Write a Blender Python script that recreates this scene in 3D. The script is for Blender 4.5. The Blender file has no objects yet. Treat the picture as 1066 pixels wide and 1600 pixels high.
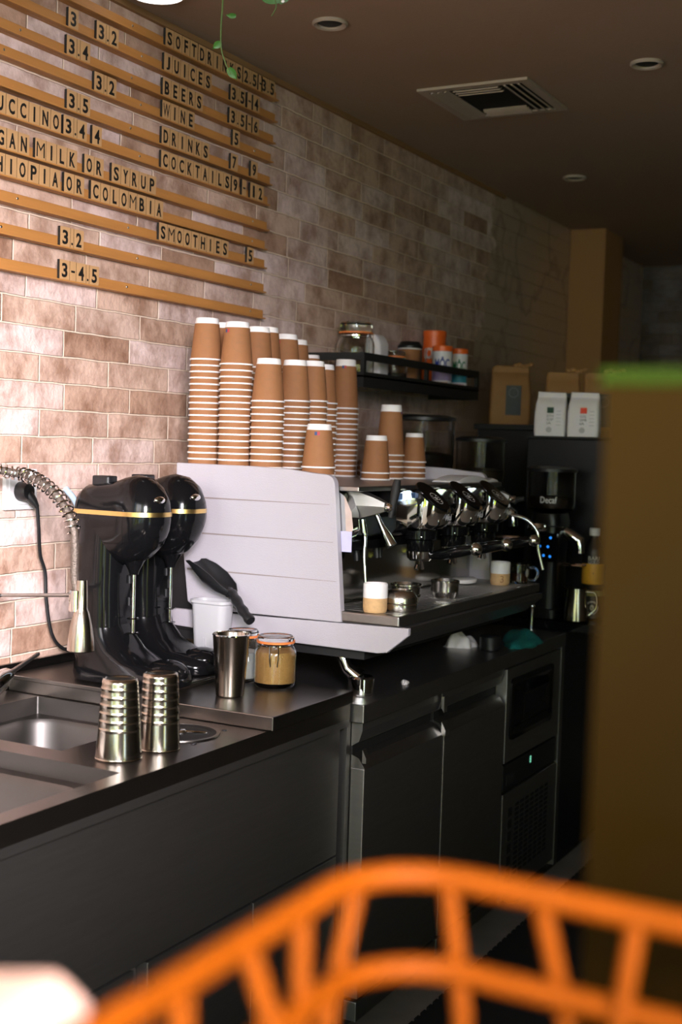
import bpy, math, random
from mathutils import Vector, Matrix
random.seed(7)
PI = math.pi
sc = bpy.context.scene
col = sc.collection

# ------------------------------------------------------------------ camera
cam_d = bpy.data.cameras.new('camera')
cam = bpy.data.objects.new('camera', cam_d)
col.objects.link(cam)
cam_d.sensor_fit = 'VERTICAL'
cam_d.sensor_height = 36.0
cam_d.lens = 44.95
yaw, pitch, roll = math.radians(28.2457), math.radians(3.0749), math.radians(1.7967)
cam.location = (2.05, 0.0, 1.49)
cam.rotation_mode = 'XYZ'
cam.matrix_world = (Matrix.Translation((2.05, 0, 1.49)) @ Matrix.Rotation(yaw, 4, 'Z')
                    @ Matrix.Rotation(PI / 2 - pitch, 4, 'X') @ Matrix.Rotation(roll, 4, 'Z'))
cam_d.clip_start = 0.02
cam_d.dof.use_dof = True
cam_d.dof.focus_distance = 2.85
cam_d.dof.aperture_fstop = 3.7
cam_d.dof.aperture_blades = 9
sc.camera = cam

# ------------------------------------------------------------------ exposure
sc.view_settings.view_transform = 'Standard'
sc.view_settings.look = 'None'
sc.view_settings.gamma = 1.0
sc.view_settings.use_curve_mapping = False
sc.view_settings.exposure = 0.0
sc.render.film_transparent = False
try:
    sc.cycles.max_bounces = 8
    sc.cycles.sample_clamp_indirect = 4.0
    sc.cycles.blur_glossy = 0.3
except Exception:
    pass


def lin(c):
    return tuple(((x / 255) / 12.92 if x / 255 <= 0.04045 else ((x / 255 + 0.055) / 1.055) ** 2.4) for x in c)


# ------------------------------------------------------------------ world: sky above, a leafy street at the horizon
w = bpy.data.worlds.new('street_world')
sc.world = w
w.use_nodes = True
nt = w.node_tree
nt.nodes.clear()
N = nt.nodes.new
out = N('ShaderNodeOutputWorld')
bg = N('ShaderNodeBackground')
tc = N('ShaderNodeTexCoord')
sep = N('ShaderNodeSeparateXYZ')
nt.links.new(tc.outputs['Generated'], sep.inputs[0])
ramp = N('ShaderNodeValToRGB')
mr = N('ShaderNodeMapRange')
mr.inputs[1].default_value = -0.3
mr.inputs[2].default_value = 0.7
nt.links.new(sep.outputs[2], mr.inputs[0])
nt.links.new(mr.outputs[0], ramp.inputs[0])
el = ramp.color_ramp.elements
el[0].position = 0.0
el[0].color = (0.10, 0.085, 0.07, 1)
el[1].position = 1.0
el[1].color = (0.55, 0.72, 1.0, 1)
for p, c in ((0.27, (0.14, 0.12, 0.09)), (0.31, (0.20, 0.26, 0.08)), (0.46, (0.35, 0.42, 0.22)), (0.55, (0.75, 0.85, 1.0))):
    e = el.new(p)
    e.color = (*c, 1)
mp = N('ShaderNodeMapping')
mp.inputs['Scale'].default_value = (9, 9, 1.2)
nt.links.new(tc.outputs['Generated'], mp.inputs[0])
noi = N('ShaderNodeTexNoise')
noi.inputs['Scale'].default_value = 1.6
noi.inputs['Detail'].default_value = 4
nt.links.new(mp.outputs[0], noi.inputs['Vector'])
r2 = N('ShaderNodeValToRGB')
e2 = r2.color_ramp.elements
e2[0].position = 0.36
e2[0].color = (0.01, 0.01, 0.01, 1)
e2[1].position = 0.74
e2[1].color = (9, 11, 13, 1)
for p_, c_ in ((0.43, (0.06, 0.10, 0.02)), (0.465, (1.4, 2.3, 0.16)), (0.50, (6.0, 5.6, 0.9)), (0.53, (0.06, 0.08, 0.05)), (0.58, (1.3, 3.4, 6.6)), (0.62, (5, 5.6, 6)), (0.66, (0.05, 0.05, 0.08))):
    e_ = e2.new(p_)
    e_.color = (*c_, 1)
nt.links.new(noi.outputs[0], r2.inputs[0])
band = N('ShaderNodeMapRange')          # the street level is busy, the sky above it smooth
band.inputs[1].default_value = 0.42
band.inputs[2].default_value = 0.25
nt.links.new(sep.outputs[2], band.inputs[0])
mx = N('ShaderNodeMix')
mx.data_type = 'RGBA'
nt.links.new(band.outputs[0], mx.inputs[0])
nt.links.new(ramp.outputs[0], mx.inputs[6])
nt.links.new(r2.outputs[0], mx.inputs[7])
nt.links.new(mx.outputs[2], bg.inputs[0])
bg.inputs[1].default_value = 1.0
nt.links.new(bg.outputs[0], out.inputs[0])


# ------------------------------------------------------------------ lights
def light(name, kind, loc, energy, color, target=None, size=None, size_y=None, **kw):
    d = bpy.data.lights.new(name, kind)
    d.energy = energy
    d.color = color
    if kind == 'AREA':
        d.shape = 'RECTANGLE'
        d.size = size
        d.size_y = size_y or size
    for k, v in kw.items():
        setattr(d, k, v)
    o = bpy.data.objects.new(name, d)
    col.objects.link(o)
    o.location = loc
    if target:
        o.rotation_euler = (Vector(target) - Vector(loc)).to_track_quat('-Z', 'Y').to_euler()
    return o


# daylight through the open shop front, behind and left of the camera
light('shopfront_daylight', 'AREA', (0.80, -0.35, 1.95), 7.6, (1.0, 0.93, 0.95), (0.35, 2.6, 1.25), 0.9, 0.7, spread=math.radians(110))
light('left_wall_fill', 'AREA', (2.5, -0.45, 2.05), 32, (1.0, 0.92, 0.98), (0.0, 1.76, 1.25), 0.8, 0.7, spread=math.radians(46))  # added narrow-spread fill brightening the left wall, no window stands here
light('street_daylight', 'AREA', (3.0, -1.4, 1.9), 6, (0.9, 0.95, 1.0), (0.8, 3.2, 1.0), 1.6, 1.6)
sun = light('sun', 'SUN', (1.5, -3, 6), 3.4, (1.0, 0.86, 0.66), (1.62, -1.6, 4.0), angle=0.01)
light('warm_back_lamp', 'SPOT', (0.95, 5.25, 2.52), 1.6, (1.0, 0.62, 0.25), (0.1, 6.2, 1.9), spot_size=1.3, spot_blend=0.8, shadow_soft_size=0.05)


# ------------------------------------------------------------------ materials
def mat(name, color, rough=0.5, metal=0.0, var=0.0, vscale=20.0, bump=0.0, bscale=80.0, stretch=None, spec=None,
        coat=0.0, trans=0.0, ior=1.45, emit=None, estr=1.0, var_color=None):
    m = bpy.data.materials.new(name)
    m.use_nodes = True
    t = m.node_tree
    b = t.nodes['Principled BSDF']
    b.inputs['Base Color'].default_value = (*color, 1)
    b.inputs['Roughness'].default_value = rough
    b.inputs['Metallic'].default_value = metal
    b.inputs['IOR'].default_value = ior
    if spec is not None:
        b.inputs['Specular IOR Level'].default_value = spec
    b.inputs['Coat Weight'].default_value = coat
    b.inputs['Coat Roughness'].default_value = 0.05
    b.inputs['Transmission Weight'].default_value = trans
    if emit:
        b.inputs['Emission Color'].default_value = (*emit, 1)
        b.inputs['Emission Strength'].default_value = estr
    if var or bump:
        c = t.nodes.new('ShaderNodeTexCoord')
        mp_ = t.nodes.new('ShaderNodeMapping')
        t.links.new(c.outputs['Object'], mp_.inputs[0])
        if stretch:
            mp_.inputs['Scale'].default_value = stretch
        if var:
            n = t.nodes.new('ShaderNodeTexNoise')
            n.inputs['Scale'].default_value = vscale
            n.inputs['Detail'].default_value = 5
            t.links.new(mp_.outputs[0], n.inputs['Vector'])
            mixn = t.nodes.new('ShaderNodeMix')
            mixn.data_type = 'RGBA'
            mixn.inputs[6].default_value = (*[x * (1 - var) for x in color], 1)
            mixn.inputs[7].default_value = (*(var_color or [min(1, x * (1 + var)) for x in color]), 1)
            t.links.new(n.outputs[0], mixn.inputs[0])
            t.links.new(mixn.outputs[2], b.inputs['Base Color'])
        if bump:
            n2 = t.nodes.new('ShaderNodeTexNoise')
            n2.inputs['Scale'].default_value = bscale
            n2.inputs['Detail'].default_value = 4
            t.links.new(mp_.outputs[0], n2.inputs['Vector'])
            bp = t.nodes.new('ShaderNodeBump')
            bp.inputs['Strength'].default_value = bump
            bp.inputs['Distance'].default_value = 0.004
            t.links.new(n2.outputs[0], bp.inputs['Height'])
            t.links.new(bp.outputs[0], b.inputs['Normal'])
    return m


def brick_mat(name, axis, tone=1.0, plaster=False):
    """glazed long-format wall tiles with random course offsets; axis = the horizontal world axis of the wall"""
    m = bpy.data.materials.new(name)
    m.use_nodes = True
    t = m.node_tree
    b = t.nodes['Principled BSDF']
    L = t.links.new

    def math_(op, a, c=None, d=None):
        n = t.nodes.new('ShaderNodeMath')
        n.operation = op
        for i, v in enumerate((a, c, d)):
            if v is None:
                continue
            if isinstance(v, (int, float)):
                n.inputs[i].default_value = v
            else:
                L(v, n.inputs[i])
        return n.outputs[0]

    g = t.nodes.new('ShaderNodeNewGeometry')
    s = t.nodes.new('ShaderNodeSeparateXYZ')
    L(g.outputs['Position'], s.inputs[0])
    u, z = s.outputs[axis], s.outputs[2]
    wob = t.nodes.new('ShaderNodeTexNoise')
    wob.inputs['Scale'].default_value = 14
    L(g.outputs['Position'], wob.inputs['Vector'])
    wv = math_('MULTIPLY', math_('SUBTRACT', wob.outputs[0], 0.5), 0.006)
    H, LEN = 0.0636, 0.2535
    rz = math_('DIVIDE', math_('ADD', math_('SUBTRACT', z, 1.802 - H * 20), wv), H)
    row = math_('FLOOR', rz)
    fz = math_('FRACT', rz)
    wn = t.nodes.new('ShaderNodeTexWhiteNoise')
    wn.noise_dimensions = '1D'
    L(math_('ADD', row, 3.37), wn.inputs['W'])
    ru = math_('ADD', math_('DIVIDE', math_('ADD', u, wv), LEN), math_('MULTIPLY', wn.outputs[0], 0.999))
    cu = math_('FLOOR', ru)
    fu = math_('FRACT', ru)
    dz = math_('MULTIPLY', math_('MINIMUM', fz, math_('SUBTRACT', 1.0, fz)), H)
    du = math_('MULTIPLY', math_('MINIMUM', fu, math_('SUBTRACT', 1.0, fu)), LEN)
    dd = math_('MINIMUM', dz, du)
    mask = t.nodes.new('ShaderNodeMapRange')
    mask.inputs[1].default_value = 0.0012
    mask.inputs[2].default_value = 0.0030
    L(dd, mask.inputs[0])
    comb = t.nodes.new('ShaderNodeCombineXYZ')
    L(cu, comb.inputs[0])
    L(row, comb.inputs[1])
    wn2 = t.nodes.new('ShaderNodeTexWhiteNoise')
    wn2.noise_dimensions = '2D'
    L(comb.outputs[0], wn2.inputs['Vector'])
    cr = t.nodes.new('ShaderNodeValToRGB')
    L(wn2.outputs[0], cr.inputs[0])
    e = cr.color_ramp.elements
    e[0].position = 0.0
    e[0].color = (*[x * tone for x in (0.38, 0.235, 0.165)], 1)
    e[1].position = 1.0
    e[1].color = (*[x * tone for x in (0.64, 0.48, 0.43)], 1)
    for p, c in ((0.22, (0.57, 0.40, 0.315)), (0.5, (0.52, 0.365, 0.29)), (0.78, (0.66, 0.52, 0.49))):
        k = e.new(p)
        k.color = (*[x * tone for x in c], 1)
    nz = t.nodes.new('ShaderNodeTexNoise')
    nz.inputs['Scale'].default_value = 9
    nz.inputs['Detail'].default_value = 6
    nz.inputs['Roughness'].default_value = 0.65
    L(g.outputs['Position'], nz.inputs['Vector'])
    br = t.nodes.new('ShaderNodeValToRGB')
    br.color_ramp.elements[0].position = 0.36
    br.color_ramp.elements[0].color = (0.56, 0.47, 0.41, 1)
    br.color_ramp.elements[1].position = 0.58
    br.color_ramp.elements[1].color = (1.08, 1.08, 1.08, 1)
    L(nz.outputs[0], br.inputs[0])
    mul = t.nodes.new('ShaderNodeMix')
    mul.data_type = 'RGBA'
    mul.blend_type = 'MULTIPLY'
    mul.inputs[0].default_value = 1
    L(cr.outputs[0], mul.inputs[6])
    L(br.outputs[0], mul.inputs[7])
    mix = t.nodes.new('ShaderNodeMix')
    mix.data_type = 'RGBA'
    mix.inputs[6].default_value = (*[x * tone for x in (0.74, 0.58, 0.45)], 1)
    L(mask.outputs[0], mix.inputs[0])
    L(mul.outputs[2], mix.inputs[7])
    fine = t.nodes.new('ShaderNodeTexNoise')
    fine.inputs['Scale'].default_value = 55
    fine.inputs['Detail'].default_value = 5
    L(g.outputs['Position'], fine.inputs['Vector'])
    hgt = math_('ADD', math_('MULTIPLY', mask.outputs[0], 1.0), math_('MULTIPLY', fine.outputs[0], 0.9))
    bp = t.nodes.new('ShaderNodeBump')
    bp.inputs['Strength'].default_value = 0.8
    bp.inputs['Distance'].default_value = 0.0045
    colour, height = mix.outputs[2], hgt
    if plaster:
        # the old plaster patch near the pillar has a ragged edge
        edge = t.nodes.new('ShaderNodeTexNoise')
        edge.inputs['Scale'].default_value = 3.2
        edge.inputs['Detail'].default_value = 6
        edge.inputs['Roughness'].default_value = 0.6
        L(g.outputs['Position'], edge.inputs['Vector'])
        e0 = math_('SUBTRACT', u, math_('MULTIPLY', math_('SUBTRACT', z, 1.85), 0.42))
        e1 = math_('ADD', e0, math_('MULTIPLY', math_('SUBTRACT', edge.outputs[0], 0.5), 0.7))
        pm = t.nodes.new('ShaderNodeMapRange')
        pm.inputs[1].default_value = 4.90
        pm.inputs[2].default_value = 4.93
        L(e1, pm.inputs[0])
        crk = t.nodes.new('ShaderNodeTexNoise')
        crk.inputs['Scale'].default_value = 2.3
        crk.inputs['Detail'].default_value = 3
        L(g.outputs['Position'], crk.inputs['Vector'])
        ck = t.nodes.new('ShaderNodeValToRGB')
        ck.color_ramp.elements[0].position = 0.485
        ck.color_ramp.elements[0].color = (0.42, 0.30, 0.22, 1)
        ck.color_ramp.elements[1].position = 0.54
        ck.color_ramp.elements[1].color = (0.42, 0.30, 0.22, 1)
        x = ck.color_ramp.elements.new(0.51)
        x.color = (0.31, 0.215, 0.155, 1)
        L(crk.outputs[0], ck.inputs[0])
        pmix = t.nodes.new('ShaderNodeMix')
        pmix.data_type = 'RGBA'
        L(pm.outputs[0], pmix.inputs[0])
        L(colour, pmix.inputs[6])
        L(ck.outputs[0], pmix.inputs[7])
        colour = pmix.outputs[2]
    L(height, bp.inputs['Height'])
    L(bp.outputs[0], b.inputs['Normal'])
    L(colour, b.inputs['Base Color'])
    b.inputs['Roughness'].default_value = 0.5
    return m


M = {}
M['tile_wall'] = brick_mat('glazed_wall_tile', 1, 1.0, True)
M['tile_back'] = brick_mat('shaded_wall_tile', 0, 0.20)  # same tile, the dimness of the far room put into its tone
M['ceiling'] = mat('ceiling_paint', (0.32, 0.215, 0.15), 0.9, var=0.06, vscale=3, bump=0.15, bscale=60)
M['plain_wall'] = mat('interior_paint', (0.10, 0.085, 0.07), 0.9, var=0.1, vscale=3)
M['pillar'] = mat('ochre_plaster', (0.27, 0.14, 0.055), 0.85, var=0.12, vscale=4, bump=0.2, bscale=40)
M['floor'] = mat('grey_floor', (0.40, 0.35, 0.31), 0.6, var=0.2, vscale=9, bump=0.1)
M['rubber'] = mat('black_rubber', (0.012, 0.012, 0.013), 0.8, bump=0.3, bscale=300)
M['steel'] = mat('brushed_steel', (0.36, 0.345, 0.335), 0.34, 1.0, var=0.12, vscale=14, bump=0.06, bscale=60, stretch=(6, 1, 6))
M['dark_steel'] = mat('dark_brushed_steel', (0.29, 0.28, 0.27), 0.43, 1.0, var=0.12, vscale=10, bump=0.05, bscale=90, stretch=(1, 1, 12))
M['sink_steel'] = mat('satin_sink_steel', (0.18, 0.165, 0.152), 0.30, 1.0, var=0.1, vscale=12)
M['braid'] = mat('braided_hose', (0.15, 0.12, 0.10), 0.5, 0.6, var=0.35, vscale=160, bump=0.6, bscale=260)
M['basket_steel'] = mat('bright_basket_steel', (0.66, 0.62, 0.58), 0.2, 1.0, var=0.05, vscale=20)
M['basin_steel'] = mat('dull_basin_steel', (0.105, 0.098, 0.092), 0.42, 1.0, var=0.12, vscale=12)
M['chrome'] = mat('polished_chrome', (0.78, 0.78, 0.78), 0.06, 1.0, var=0.03, vscale=5)
M['mirror_steel'] = mat('mirror_steel', (0.42, 0.40, 0.38), 0.12, 1.0, var=0.05, vscale=8)
M['cup_steel'] = mat('cup_steel', (0.46, 0.41, 0.35), 0.18, 1.0, var=0.06, vscale=30, stretch=(1, 1, 8))
M['white_panel'] = mat('white_textured_panel', (0.41, 0.385, 0.42), 0.5, bump=0.25, bscale=420, var=0.02, vscale=30)
M['groove'] = mat('panel_groove', (0.24, 0.20, 0.19), 0.7, var=0.05)
M['gloss_black'] = mat('gloss_black_enamel', (0.004, 0.004, 0.0045), 0.12, spec=0.3, var=0.2, vscale=5)
M['satin_black'] = mat('satin_black', (0.010, 0.010, 0.011), 0.38, var=0.25, vscale=30)
M['matt_black'] = mat('matt_black', (0.008, 0.008, 0.008), 0.65, var=0.25, vscale=30)
M['gold'] = mat('gold_band', (0.85, 0.58, 0.22), 0.28, 1.0, var=0.08)
M['kraft'] = mat('kraft_paper', (0.275, 0.118, 0.045), 0.75, var=0.09, vscale=60, bump=0.12, bscale=260)
M['kraft_press'] = mat('pressed_kraft', (0.30, 0.145, 0.06), 0.8, var=0.05, vscale=60)
M['kraft_seal'] = mat('kraft_seal_lines', (0.25, 0.12, 0.05), 0.8, var=0.05, vscale=60)
M['white_paper'] = mat('white_cup_paper', (0.86, 0.83, 0.82), 0.55, var=0.02)
M['print_blue'] = mat('print_blue', (0.03, 0.06, 0.16), 0.6, var=0.1)
M['print_red'] = mat('print_red', (0.42, 0.04, 0.05), 0.6, var=0.1)
M['slat_wood'] = mat('slat_wood', (0.45, 0.20, 0.055), 0.5, var=0.28, vscale=7, stretch=(9, 0.7, 9), bump=0.08, bscale=20)
M['tile_wood'] = mat('tile_wood', (0.50, 0.29, 0.13), 0.55, var=0.16, vscale=30, stretch=(1, 1, 0.3))
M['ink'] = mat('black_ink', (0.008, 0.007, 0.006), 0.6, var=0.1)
M['glass'] = mat('clear_glass', (0.95, 0.97, 0.96), 0.02, trans=1.0, ior=1.45, var=0.01)
M['smoke_glass'] = mat('smoked_plastic', (0.80, 0.78, 0.76), 0.03, trans=1.0, ior=1.2, var=0.02)
M['coffee'] = mat('roasted_coffee', (0.02, 0.012, 0.008), 0.5, var=0.4, vscale=120, bump=0.6, bscale=130)
M['sugar'] = mat('white_sugar', (0.88, 0.86, 0.84), 0.8, bump=0.3, bscale=500, var=0.03)
M['brown_sugar'] = mat('brown_sugar', (0.62, 0.33, 0.10), 0.8, var=0.15, vscale=160, bump=0.5, bscale=420)
M['orange_seal'] = mat('orange_rubber', (0.72, 0.20, 0.05), 0.5, var=0.1)
M['frosted'] = mat('frosted_plastic', (0.55, 0.54, 0.56), 0.35, trans=0.25, var=0.03)
M['cream_glaze'] = mat('white_glaze', (0.86, 0.83, 0.82), 0.25, var=0.02)
M['raw_clay'] = mat('speckled_raw_clay', (0.58, 0.36, 0.17), 0.8, var=0.25, vscale=90, bump=0.3, bscale=200)
M['grinder_black'] = mat('grinder_black', (0.005, 0.005, 0.006), 0.3, var=0.2, vscale=10)
M['white_plastic'] = mat('white_plastic', (0.62, 0.61, 0.62), 0.35, var=0.02)
M['teal'] = mat('teal_cloth', (0.005, 0.15, 0.14), 0.95, var=0.3, vscale=30, bump=0.6, bscale=180)
M['bag_kraft'] = mat('brown_bag_paper', (0.28, 0.14, 0.05), 0.75, var=0.25, vscale=12, bump=0.4, bscale=22)
M['bag_white'] = mat('white_bag_paper', (0.74, 0.70, 0.74), 0.6, var=0.05, vscale=12, bump=0.3, bscale=28)
M['dark_label'] = mat('dark_label', (0.02, 0.022, 0.022), 0.5, var=0.2)
M['pale_print'] = mat('pale_print', (0.45, 0.43, 0.40), 0.6, var=0.05)
M['faint_print'] = mat('faint_print', (0.46, 0.44, 0.47), 0.6, var=0.05)
M['grey_print'] = mat('grey_print', (0.18, 0.17, 0.19), 0.6, var=0.05)
M['green_square'] = mat('green_print', (0.01, 0.05, 0.025), 0.6, var=0.05)
M['red_square'] = mat('red_print', (0.80, 0.07, 0.03), 0.6, var=0.05)
M['tin_orange'] = mat('orange_tin', (0.80, 0.13, 0.02), 0.35, var=0.06)
M['tin_white'] = mat('white_tin', (0.72, 0.68, 0.72), 0.4, var=0.03)
M['tin_lilac'] = mat('lilac_print', (0.30, 0.22, 0.42), 0.5, var=0.05)
M['tin_blue'] = mat('blue_print', (0.02, 0.04, 0.25), 0.5, var=0.05)
M['tin_green'] = mat('green_ink', (0.01, 0.16, 0.07), 0.5, var=0.05)
M['tin_teal'] = mat('teal_print', (0.03, 0.22, 0.32), 0.5, var=0.05)
M['leaf'] = mat('vine_leaf', (0.035, 0.12, 0.018), 0.45, var=0.25, vscale=30)
M['stem'] = mat('vine_stem', (0.07, 0.12, 0.03), 0.6, var=0.2)
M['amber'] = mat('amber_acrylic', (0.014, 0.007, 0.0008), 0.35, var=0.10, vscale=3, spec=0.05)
M['amber_edge'] = mat('green_acrylic_edge', (0.030, 0.030, 0.001), 0.6, spec=0.06, var=0.35, vscale=6, var_color=(0.010, 0.030, 0.002))
M['orange_cane'] = mat('orange_cane', (0.26, 0.054, 0.0006), 0.6, spec=0.15, var=0.25, vscale=25, bump=0.3, bscale=60)
M['flap'] = mat('sun_glare_flap', (0.62, 0.38, 0.30), 0.9, var=0.04, bump=0.2, bscale=120)  # sun glare on the basket cane put into this pale colour
M['bar_wood'] = mat('bar_wood', (0.16, 0.09, 0.05), 0.5, var=0.25, vscale=5, stretch=(1, 8, 8))
M['white_trim'] = mat('white_enamel', (0.40, 0.32, 0.26), 0.5, var=0.03)
M['led_blue'] = mat('blue_led', (0.02, 0.1, 0.3), 0.4, emit=(0.02, 0.25, 0.9), estr=1.2, var=0.02)
M['led_green'] = mat('green_led', (0.1, 0.3, 0.2), 0.4, emit=(0.25, 0.9, 0.6), estr=0.9, var=0.02)
M['screen_blue'] = mat('blue_screen', (0.01, 0.05, 0.15), 0.3, emit=(0.01, 0.10, 0.35), estr=0.2, var=0.02)
M['lamp_glow'] = mat('lamp_glow', (0.9, 0.9, 0.88), 0.5, emit=(1.0, 0.95, 0.9), estr=2.0, var=0.01)
M['bottle_amber'] = mat('amber_drink_label', (0.75, 0.36, 0.03), 0.45, var=0.08)
M['pale_green'] = mat('pale_green_lid', (0.38, 0.36, 0.13), 0.5, var=0.05)
M['blue_hose'] = mat('pale_blue_hose', (0.42, 0.55, 0.68), 0.4, var=0.05)
M['tea'] = mat('dark_tea', (0.05, 0.02, 0.01), 0.1, var=0.1)
M['sticker'] = mat('lilac_sticker', (0.50, 0.48, 0.72), 0.5, var=0.06, vscale=60)
M['dark_hole'] = mat('black_recess', (0.004, 0.004, 0.004), 0.7, var=0.1)


# ------------------------------------------------------------------ mesh builder
class MB:
    def __init__(self):
        self.v, self.f, self.mi, self.cur = [], [], [], 0

    def add(self, vs, fs):
        o = len(self.v)
        self.v += [tuple(x) for x in vs]
        for q in fs:
            self.f.append(tuple(i + o for i in q))
            self.mi.append(self.cur)
        return self

    def m(self, i):
        self.cur = i
        return self

    def box(self, x0, x1, y0, y1, z0, z1):
        vs = [(x0, y0, z0), (x1, y0, z0), (x1, y1, z0), (x0, y1, z0), (x0, y0, z1), (x1, y0, z1), (x1, y1, z1), (x0, y1, z1)]
        return self.add(vs, [(0, 3, 2, 1), (4, 5, 6, 7), (0, 1, 5, 4), (1, 2, 6, 5), (2, 3, 7, 6), (3, 0, 4, 7)])

    def rbox(self, x0, x1, y0, y1, z0, z1, r=0.01, n=4):
        """box with rounded vertical corners"""
        return self.prism(rrect(x0, x1, y0, y1, r, n), z0, z1)

    def prism(self, poly, a0, a1, axis='z'):
        """polygon swept along an axis; poly in (x,y) for z, (x,z) for y, (y,z) for x"""
        n = len(poly)

        def P(p, a):
            return (p[0], p[1], a) if axis == 'z' else (p[0], a, p[1]) if axis == 'y' else (a, p[0], p[1])
        vs = [P(p, a0) for p in poly] + [P(p, a1) for p in poly]
        fs = [tuple(range(n))[::-1], tuple(range(n, 2 * n))]
        fs += [(i, (i + 1) % n, n + (i + 1) % n, n + i) for i in range(n)]
        return self.add(vs, fs)

    def loft(self, rings, cap0=True, cap1=True):
        n = len(rings[0])
        vs = [p for r in rings for p in r]
        fs = []
        for k in range(len(rings) - 1):
            for i in range(n):
                j = (i + 1) % n
                fs.append((k * n + i, k * n + j, (k + 1) * n + j, (k + 1) * n + i))
        if cap0:
            fs.append(tuple(range(n))[::-1])
        if cap1:
            fs.append(tuple(range((len(rings) - 1) * n, len(rings) * n)))
        return self.add(vs, fs)

    def lathe(self, prof, cx=0, cy=0, cz=0, n=28, axis='z', mats=None):
        """profile of (radius, height); closed on the axis where radius is 0"""
        o = len(self.v)
        idx = []

        def P(x, y, h):
            return (cx + x, cy + y, cz + h) if axis == 'z' else (cx + h, cy + x, cz + y) if axis == 'x' else (cx + y, cy + h, cz + x)
        for r, h in prof:
            if r < 1e-6:
                idx.append([len(self.v)])
                self.v.append(P(0, 0, h))
            else:
                row = []
                for i in range(n):
                    a = 2 * PI * i / n
                    row.append(len(self.v))
                    self.v.append(P(r * math.cos(a), r * math.sin(a), h))
                idx.append(row)
        for k in range(len(idx) - 1):
            A, B = idx[k], idx[k + 1]
            mi = mats[k] if mats else self.cur
            for i in range(n):
                j = (i + 1) % n
                if len(A) == 1 and len(B) == 1:
                    continue
                if len(A) == 1:
                    q = (A[0], B[j], B[i])
                elif len(B) == 1:
                    q = (A[i], A[j], B[0])
                else:
                    q = (A[i], A[j], B[j], B[i])
                self.f.append(q)
                self.mi.append(mi)
        return self

    def cyl(self, p0, p1, r0, r1=None, n=16):
        return self.tube([p0, p1], [r0, r0 if r1 is None else r1], n)

    def tube(self, pts, r, n=12, caps=True):
        pts = [Vector(p) for p in pts]
        rs = r if isinstance(r, (list, tuple)) else [r] * len(pts)
        rings = []
        t0 = (pts[1] - pts[0]).normalized()
        up = Vector((0, 0, 1)) if abs(t0.z) < 0.9 else Vector((1, 0, 0))
        nrm = (up - t0 * up.dot(t0)).normalized()
        for i, p in enumerate(pts):
            t = (pts[min(i + 1, len(pts) - 1)] - pts[max(i - 1, 0)])
            t = t.normalized() if t.length > 1e-9 else t0
            nrm = (nrm - t * nrm.dot(t))
            nrm = nrm.normalized() if nrm.length > 1e-9 else Vector((1, 0, 0))
            bi = t.cross(nrm)
            rings.append([tuple(p + (nrm * math.cos(2 * PI * k / n) + bi * math.sin(2 * PI * k / n)) * rs[i]) for k in range(n)])
        return self.loft(rings, caps, caps)

    def sphere(self, c, r, n=20, m=12, sx=1, sy=1, sz=1):
        prof = [(r * math.sin(PI * k / m), -r * math.cos(PI * k / m)) for k in range(m + 1)]
        prof[0] = (0, -r)
        prof[-1] = (0, r)
        o = len(self.v)
        self.lathe(prof, 0, 0, 0, n)
        for i in range(o, len(self.v)):
            x, y, z = self.v[i]
            self.v[i] = (c[0] + x * sx, c[1] + y * sy, c[2] + z * sz)
        return self

    def xform(self, f, start=0):
        for i in range(start, len(self.v)):
            self.v[i] = tuple(f(*self.v[i]))
        return self

    def mesh(self, name, mats, smooth=35, origin=(0, 0, 0)):
        me = bpy.data.meshes.new(name)
        me.from_pydata([(x - origin[0], y - origin[1], z - origin[2]) for x, y, z in self.v], [], self.f)
        for mm in (mats if isinstance(mats, (list, tuple)) else [mats]):
            me.materials.append(mm)
        me.polygons.foreach_set('material_index', self.mi)
        me.update()
        import bmesh
        bm = bmesh.new()
        bm.from_mesh(me)
        bmesh.ops.recalc_face_normals(bm, faces=bm.faces)
        bm.to_mesh(me)
        bm.free()
        if smooth:
            me.shade_smooth()
            me.set_sharp_from_angle(angle=math.radians(smooth))
        return me


def rrect(x0, x1, y0, y1, r, n=4):
    pts = []
    for cx, cy, a0 in ((x1 - r, y1 - r, 0), (x0 + r, y1 - r, 90), (x0 + r, y0 + r, 180), (x1 - r, y0 + r, 270)):
        for k in range(n + 1):
            a = math.radians(a0 + 90 * k / n)
            pts.append((cx + r * math.cos(a), cy + r * math.sin(a)))
    return pts


def arc(cx, cy, r, a0, a1, n):
    return [(cx + r * math.cos(math.radians(a0 + (a1 - a0) * k / n)), cy + r * math.sin(math.radians(a0 + (a1 - a0) * k / n))) for k in range(n + 1)]


def smoothpath(pts, n=6):
    P = [Vector(p) for p in pts]
    P = [P[0] * 2 - P[1]] + P + [P[-1] * 2 - P[-2]]
    o = []
    for i in range(1, len(P) - 2):
        for k in range(n):
            t = k / n
            a, b, c, d = P[i - 1], P[i], P[i + 1], P[i + 2]
            o.append(0.5 * ((2 * b) + (c - a) * t + (2 * a - 5 * b + 4 * c - d) * t * t + (3 * b - a - 3 * c + d) * t ** 3))
    o.append(P[-2])
    return o


ORG = {}


def setp(o, label=None, cat=None, group=None, kind=None):
    if label:
        o['label'] = label
    if cat:
        o['category'] = cat
    if group:
        o['group'] = group
    if kind:
        o['kind'] = kind
    return o


def thing(name, label, cat, loc, group=None):
    o = bpy.data.objects.new(name, None)
    o.empty_display_size = 0.05
    col.objects.link(o)
    o.location = loc
    ORG[o] = loc
    return setp(o, label, cat, group)


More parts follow.
